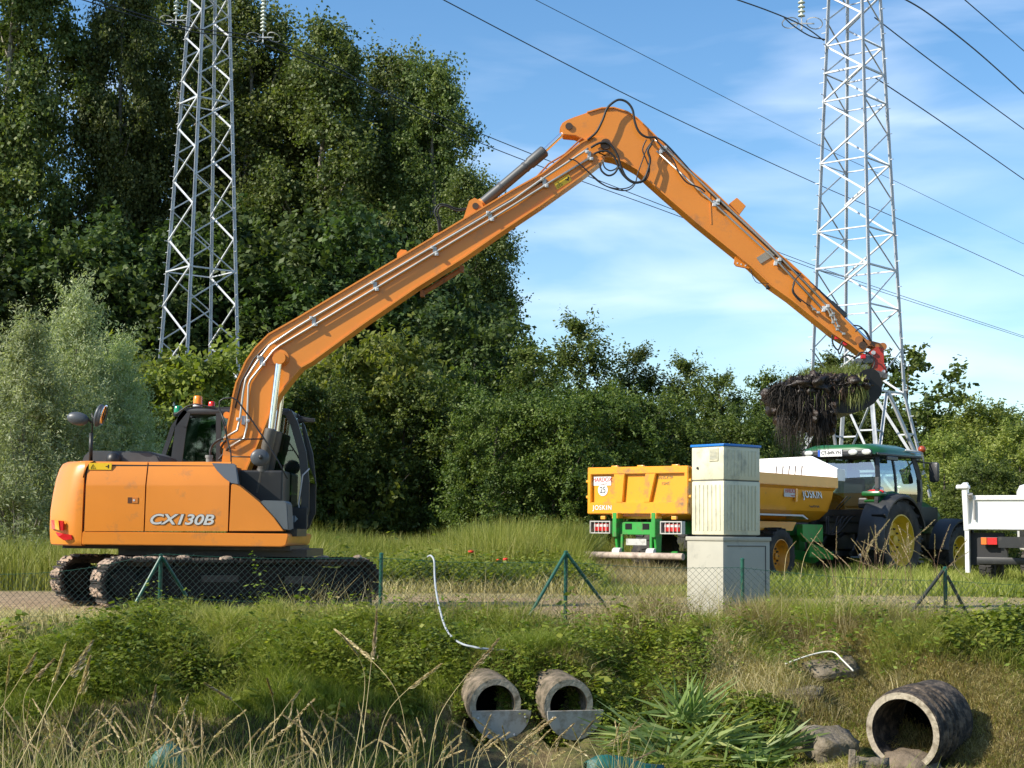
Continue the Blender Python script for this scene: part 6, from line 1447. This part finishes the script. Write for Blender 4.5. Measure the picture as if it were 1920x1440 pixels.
# ------------------------------------------------------------------ pipes in the bank
CONC = mat('concrete', (.42, .36, .27), .9, var=.2, vscale=8, dirt=(.14, .11, .07), dscale=9, damt=.6, bump=.5, bscale=35)
CONCD = mat('concrete_old', (.16, .12, .085), .95, var=.5, vscale=16, dirt=(.018, .015, .013), dscale=9, damt=1.1, bump=1.0, bscale=22)
PLATE = mat('plate_grey', (.36, .35, .32), .6, var=.1, dirt=(.15, .12, .08), dscale=6, damt=.6)
def pipe(px, py_, Y, r_out, r_in, axis, Lp, label, m, ribs=0, plate=None):
    c = at(px, py_, Y); ax = Vector(axis).normalized(); o = thing('concrete_pipe', label, 'pipe', c)
    prof = [(0, r_in), (0, r_out*.97), (.012, r_out)]
    if ribs:
        for k in range(ribs): h0 = .10+k*.085; prof += [(h0, r_out), (h0+.02, r_out*1.045), (h0+.045, r_out*1.045), (h0+.06, r_out)]
    prof += [(Lp, r_out), (Lp, r_in), (0, r_in)]
    mb = MB(); mb.lathe(prof, (0, 0, 0), ax, 56); pb = mb.build('barrel', m, o, auto=.5)
    mb = MB(); dS = .36 if plate else Lp*.9; mb.lathe([(dS, r_in*.99), (dS+.01, .001)], (0, 0, 0), ax, 24); mb.build('pipe_shade_disc', mat('pipe_shade_black', (.004, .004, .004), .95, spec=.05), o)  # black disc painted in for the darkness inside the pipe, not a closure
    mb = MB(); mb.lathe([(-.003, r_in+.002), (-.003, r_out*.975)], (0, 0, 0), ax, 56); mb.build('end_face', CONC, o)
    if plate:
        dx, dz, R_ = plate; fw = -ax; rt = Vector((0, 0, 1)).cross(fw).normalized()*-1; rt = fw.cross(Vector((0, 0, 1))).normalized()*-1; rt = Vector((0,0,1)).cross(fw).normalized(); upv = fw.cross(rt)
        if rt.x < 0: rt = -rt
        upv = Vector((0, 0, 1))-fw*fw.z; upv.normalize()
        pts = [(R_*math.cos(t), -R_*math.sin(t)) for t in [math.pi*k/24 for k in range(25)]]
        mb = MB(); f = lambda q: (lambda p: rt*(p[0]+dx)+upv*(p[1]+dz)+fw*q); mb.prism(pts, f(.012), f(.035)); mb.build('half_plate', PLATE, o, bevel=.002)
        mb = MB()
        for (a, b) in ((-.8, -.22), (.8, -.22), (-.45, -.8), (.45, -.8)): q = rt*(a*R_+dx)+upv*(b*R_+dz)+fw*.035; mb.cyl(q, q+fw*.008, .009, seg=8)
        mb.build('bolt', galv(), o)
    return o
sc = 14.7/F
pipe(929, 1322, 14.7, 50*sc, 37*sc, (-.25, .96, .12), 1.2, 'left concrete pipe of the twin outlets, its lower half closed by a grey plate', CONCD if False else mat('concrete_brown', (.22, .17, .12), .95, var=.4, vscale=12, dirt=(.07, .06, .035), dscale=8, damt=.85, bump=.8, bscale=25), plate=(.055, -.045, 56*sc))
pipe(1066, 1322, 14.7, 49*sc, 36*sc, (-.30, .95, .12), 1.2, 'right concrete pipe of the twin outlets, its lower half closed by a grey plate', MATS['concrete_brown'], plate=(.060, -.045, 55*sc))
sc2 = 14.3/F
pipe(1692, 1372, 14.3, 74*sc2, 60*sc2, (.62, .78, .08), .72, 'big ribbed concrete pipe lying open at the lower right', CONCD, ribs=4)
# dirt inside the big pipe
mb = MB(); c = at(1700, 1435, 14.5); e_ = MB(); e_.ell((0, 0, 0), (.30, .36, .14), 18, 9); mb.add([c+v*(1+.1*math.sin(v.x*23+v.y*17)) for v in e_.v], e_.f); o = mb.build('mud_heap', mat('dry_mud', (.17, .13, .09), .95, var=.3, vscale=12, bump=.8), None, smooth=True); tag(o, 'brown mud lying inside the mouth of the big ribbed pipe', 'mud')
# stones
def stone(px, py_, Y, dims, rot, label, seed, m=None, dz=-.03):
    rnd = random.Random(seed); c = at(px, py_, Y); bm = bmesh.new(); bmesh.ops.create_cube(bm, size=1); bmesh.ops.subdivide_edges(bm, edges=bm.edges[:], cuts=4, use_grid_fill=True)
    for v in bm.verts:
        k = 1-.12*abs(v.co.x*2)**4-.1*abs(v.co.y*2)**4; v.co = Vector((v.co.x*dims[0]*(1+.2*v.co.y), v.co.y*dims[1]*k, v.co.z*dims[2]*k))
        v.co += Vector((rnd.uniform(-1, 1), rnd.uniform(-1, 1), rnd.uniform(-1, 1)))*.03*min(dims)*3
    me_ = bpy.data.meshes.new('stone'); bm.to_mesh(me_); bm.free(); me_.materials.append(m or mat('stone_grey', (.20, .165, .12), .95, var=.3, vscale=9, dirt=(.10, .08, .04), dscale=6, damt=.8, bump=.9, bscale=30))
    for p in me_.polygons: p.use_smooth = True
    o = bpy.data.objects.new('stone_slab', me_); COL.objects.link(o); o.location = (c.x, c.y, c.z+dz); o.rotation_euler = rot; tag(o, label, 'stone'); return o
stone(1562, 1248, 15.7, (.48, .34, .09), (R(22), R(-8), R(14)), 'flat grey stone slab on the right bank under the thin white pipe', 1)
stone(1500, 1292, 15.3, (.40, .24, .07), (R(20), 0, R(-12)), 'low stone slab half buried in hay below the white pipe', 2)
stone(1556, 1392, 14.3, (.42, .42, .24), (R(18), R(4), R(20)), 'big brown stone slab left of the big ribbed pipe', 3)
stone(1632, 1432, 14.0, (.30, .22, .14), (R(10), 0, R(-8)), 'small stone in front of the big ribbed pipe, beside the stake', 4)
mb = MB(); p = at(1596, 1412, 13.9); mb.box((p.x, p.y, p.z-.12), (.05, .05, .30), Matrix.Rotation(R(4), 3, 'Y')); mb.box((p.x+.045, p.y, p.z-.16), (.03, .05, .26)); o = mb.build('wooden_stake', mat('old_wood', (.22, .18, .13), .9, var=.4, vscale=20, bump=.7), None, bevel=.004); tag(o, 'short split wooden stake left of the big ribbed pipe', 'stake')
mb = MB(); mb.tube(spline([at(*q) for q in [(1472, 1245, 15.55), (1520, 1228, 15.6), (1560, 1222, 15.6), (1580, 1238, 15.45), (1600, 1258, 15.3)]], 5), .008, 6); o = mb.build('thin_pipe', mat('thin_pipe_white', (.62, .60, .52), .5), None, smooth=True); tag(o, 'thin white pipe bent over the flat stone on the right bank', 'pipe')

# ------------------------------------------------------------------ cut iris leaves
IRIS = leafmat('iris_leaf', [(.13, .19, .055), (.23, .30, .10), (.48, .48, .18)], trans=.3, rough=.45)
def iris(px, py_, Y, n, Lr, label, dirmean, spread, seed, up_=.6):
    rng = np.random.default_rng(seed); c = at(px, py_, Y); o = thing('iris_leaves', label, 'leaves', c); Vv = []; T = []
    for i in range(n):
        a = rng.normal(dirmean, spread); el = max(.05, rng.normal(up_, .35)); Ln = rng.uniform(.5, 1)*Lr; d = np.array([math.cos(a)*math.cos(el), -math.sin(a)*math.cos(el)*.5, math.sin(el)]); s = np.cross(d, rng.normal(size=3)); s /= np.linalg.norm(s); w = rng.uniform(.009, .018)
        p0 = rng.normal(size=3)*np.array([.09, .05, .03]); m1 = p0+d*Ln*.5; dr = rng.uniform(.0, .14)*Ln; e = p0+d*Ln*.97-np.array([0, 0, dr])
        m1[2] -= dr*.2; Vv += [p0-s*w*.8, p0+s*w*.8, m1-s*w, m1+s*w, e-s*w*.15, e+s*w*.15]; T.append(np.clip(rng.normal(.4, .25), 0, 1))
    quad_object('leaf_blades', np.array(Vv), np.array(T), IRIS, o, per=6); return o
iris(1285, 1350, 14.4, 60, .66, 'upright bundle of cut iris leaves in the middle of the bank', math.pi/2, 1.3, 1, .75)
iris(1230, 1390, 14.2, 75, .68, 'iris leaves lying flat toward the twin pipes', math.pi*.95, .5, 2, .22)
iris(1330, 1390, 14.2, 45, .70, 'iris leaves fanned low in front of the upright bundle', 0.2, 1.2, 3, .3)
iris(1270, 1430, 14.0, 50, .70, 'iris leaves at the lower edge of the pile', math.pi*.6, 1.4, 4, .3)
iris(1455, 1400, 14.2, 36, .48, 'iris leaves with bright green tips left of the big brown stone', .3, .25, 5, .62)
iris(1400, 1425, 14.1, 40, .45, 'short iris leaves below the bright-tipped ones', .6, 1.2, 6, .3)

# ------------------------------------------------------------------ green sheets on the near edge
TEAL = mat('teal_sheet', (.006, .075, .062), .5, var=.5, vscale=9, bump=.3)
def fold(pts, Y, label, w=.16):
    P = [at(a, b, Y) for a, b in pts]; mb = MB(); n = len(P); vs = []
    for i, p in enumerate(P):
        for k in range(6): vs.append(p+Vector((.01*math.sin(k*2+i), k*w/5, -.0-.05*k*.3+.012*math.sin(i*2.1+k*1.7)+(.02 if k == 2 else 0)-.12*(k == 0))))
    fs = [(i*6+k, (i+1)*6+k, (i+1)*6+k+1, i*6+k+1) for i in range(n-1) for k in range(5)]; mb.add(vs, fs); o = mb.build('garden_sheet', TEAL, None, smooth=True)
    md = o.modifiers.new('thickness', 'SOLIDIFY'); md.thickness = .008; tag(o, label, 'sheet'); return o
fold([(1098, 1428), (1125, 1412), (1150, 1418), (1180, 1420), (1210, 1428), (1245, 1438)], 8.3, 'dark green plastic sheet edge at the bottom of the photo, right of the twin pipes')
fold([(268, 1436), (290, 1405), (312, 1388), (330, 1400), (345, 1425), (352, 1438)], 8.0, 'crumpled green plastic at the bottom left among the dry grass')
# ------------------------------------------------------------------ poppies
for (px, py_, Y, lab) in [(883, 1034, 30.5, 'brightest red poppy, in the meadow right of the white hose'), (934, 1051, 30, 'small red poppy, left one of the close pair in the meadow'), (948, 1049, 30.2, 'small red poppy, right one of the close pair in the meadow'), (191, 1076, 27.5, 'single red poppy seen between the excavator tracks')]:
    p = at(px, py_, Y); o = thing('poppy', lab, 'flower', (p.x, Y, 0), 0, 'red poppies in the grass'); mb = MB()
    for k in range(5): a = k*1.257; mb.ell((math.cos(a)*.022, math.sin(a)*.022, p.z), (.035, .035, .03), 8, 5)
    mb.build('petals', mat('poppy_red', (.75, .035, .015), .5), o, smooth=True); mb = MB(); mb.cyl((0, 0, 0), (0, 0, p.z), .004, seg=5); mb.build('stem', mat('stem_green', (.08, .14, .04), .6), o)

# ------------------------------------------------------------------ foreground seed-head stalks
STALK = mat('stalk_straw', (.46, .37, .17), .6, var=.3, vscale=4); HEAD = leafmat('seed_head', [(.22, .16, .085), (.42, .33, .18), (.62, .52, .34)], trans=.3)
SGREEN = mat('stalk_green', (.22, .25, .07), .6, var=.3, vscale=4)
def stalk(base, mid, tip, Y, label, group, head=.26, seed=1, droop=1.0, r=.0016, dens=1.0, m=None, plume=1.0):
    rng = np.random.default_rng(seed); B = at(*base, Y); M_ = at(*mid, Y+rng.uniform(-.1, .1)); T = at(*tip, Y+rng.uniform(-.15, .15))
    P = spline([B, M_, T], 12); o = thing('dry_grass_stalk', label, 'grass', B, 0, group); mb = MB(); n = len(P)
    mb.tube(P, [r*(1-.6*i/(n-1)) for i in range(n)], 5); mb.build('stem', m or STALK, o, smooth=True, world=True)
    A = np.array([list(p) for p in P])-np.array(list(o.location)); i0 = int((n-1)*(1-head)); seg = A[i0:]; cnt = int(190*dens); Vv = []; T_ = []
    t = rng.uniform(0, 1, cnt); ii = np.minimum((t*(len(seg)-1)).astype(int), len(seg)-2); fr = t*(len(seg)-1)-ii
    p = seg[ii]*(1-fr[:, None])+seg[ii+1]*fr[:, None]; d = unit(seg[ii+1]-seg[ii])
    Lh = np.linalg.norm(seg[-1]-seg[0]); off_ = rng.normal(size=(cnt, 3))*np.array([1, .6, .8]); side = np.array([1, 0, -.5])*droop*abs(rng.normal(size=(cnt, 1)))*.8
    off_ = (off_*.35+side)*(.05+.0*t[:, None])*Lh*(1.15-t[:, None])*.9
    p = p+off_*.6*plume; ld = unit(d*.8+off_*3+np.array([0, 0, -.25])); N = unit(np.cross(ld, rng.normal(size=(cnt, 3))))
    V = leaves(p, N, .019, rng, .28, ld); quad_object('seed_head', V, np.clip(rng.normal(.5, .25, cnt), 0, 1), HEAD, o); return o
ms = [
 ((30, 1445), (95, 1320), (172, 1202), 'thick golden stalk with a feathery head leaning right, at the far left bottom'),
 ((95, 1445), (130, 1350), (168, 1232), 'stalk with a full drooping head right beside the thick golden one'),
 ((0, 1330), (30, 1285), (66, 1226), 'short headed stalk third from the left edge'),
 ((5, 1445), (8, 1330), (18, 1230), 'upright stalk against the left edge of the photo'),
 ((60, 1445), (85, 1330), (122, 1210), 'thin pale stalk crossing behind the thick golden one'),
 ((60, 1445), (45, 1310), (100, 1236), 'stalk arching right with a small nodding head near the left edge'),
 ((260, 1445), (275, 1360), (292, 1286), 'upright seeded stalk left of the crumpled green plastic'),
 ((290, 1445), (320, 1370), (352, 1302), 'leaning seeded stalk above the crumpled green plastic'),
 ((470, 1445), (460, 1340), (384, 1281), 'stalk arching to the left with a drooping brownish head'),
 ((512, 1390), (515, 1330), (500, 1272), 'short brown headed stalk below the excavator cab'),
 ((505, 1380), (530, 1335), (562, 1294), 'stalk leaning right beside the short brown headed one'),
 ((768, 1445), (740, 1290), (628, 1180), 'long arching stalk with a nodding head, middle of the bottom'),
 ((672, 1445), (690, 1300), (706, 1146), 'tall straight stalk with slim head, middle of the bottom'),
 ((660, 1445), (684, 1270), (640, 1190), 'pair mate of the long arching stalk, bending left'),
 ((802, 1445), (830, 1330), (934, 1198), 'stalk leaning right over the left twin pipe'),
 ((700, 1445), (730, 1330), (826, 1245), 'thin stalk leaning right, left of the twin pipes'),
 ((930, 1445), (980, 1390), (1040, 1345), 'bent stalk crossing in front of the grey half plates'),
 ((1055, 1445), (1075, 1400), (1112, 1352), 'seeded stalk in front of the right half plate'),
 ((150, 1445), (170, 1380), (215, 1320), 'low headed stalk between the left group and the crumpled plastic'),
]
for i, (b, m_, t, lab) in enumerate(ms): stalk(b, m_, t, 5.6+.25*(i % 4), lab, 'tall dry grass stalks on the near edge', seed=i+1, r=.0017 if i != 0 else .0026, dens=2.4 if i < 3 else 1.5, plume=2.6 if i < 3 else (1.8 if i in (5, 11, 8, 6, 7) else 1.3))
rnd = random.Random(42)
for i in range(150):
    bx = rnd.uniform(-20, 1190)*1.0; h = rnd.uniform(35, 120)*(1.15 if bx < 700 else .9); dx = rnd.gauss(10, 45)
    stalk((bx, 1470), (bx+dx*.3, 1450-h*.55), (bx+dx, 1446-h), rnd.uniform(6.0, 7.6), 'low pale dry grass stalk with a small seed head along the bottom of the photo', 'low dry grass stalks along the bottom', seed=100+i, dens=.45, head=.42, r=.0013, m=rnd.choice([STALK, STALK, SGREEN]))
RSTALK = mat('stalk_red', (.22, .13, .07), .7, var=.4, vscale=5)
# reddish stalks in front of the tractor
for i in range(40):
    bx = rnd.gauss(1655, 60); Yq = rnd.uniform(16.7, 17.5); h = rnd.uniform(40, 115); dx = rnd.gauss(0, 42)
    stalk((bx, 1100), (bx+dx*.25, 1090-h*.5), (bx+dx, 1085-h), Yq, 'reddish brown seeded stalk in the tuft in front of the tractor wheels', 'seeded stalks in front of the tractor', seed=400+i, dens=.7, head=.45, r=.0022, m=RSTALK)
for (b, m_, t, lab) in [((1500, 1090), (1510, 1040), (1540, 990), 'pale stalk standing right of the cream cabinet'), ((1470, 1090), (1475, 1040), (1492, 1015), 'short stalk at the right foot of the cream cabinet'), ((1850, 1110), (1790, 1060), (1812, 1012), 'pale stalk in front of the tractor front wheel')]:
    stalk(b, m_, t, 16.9, lab, None, seed=77, r=.0035)
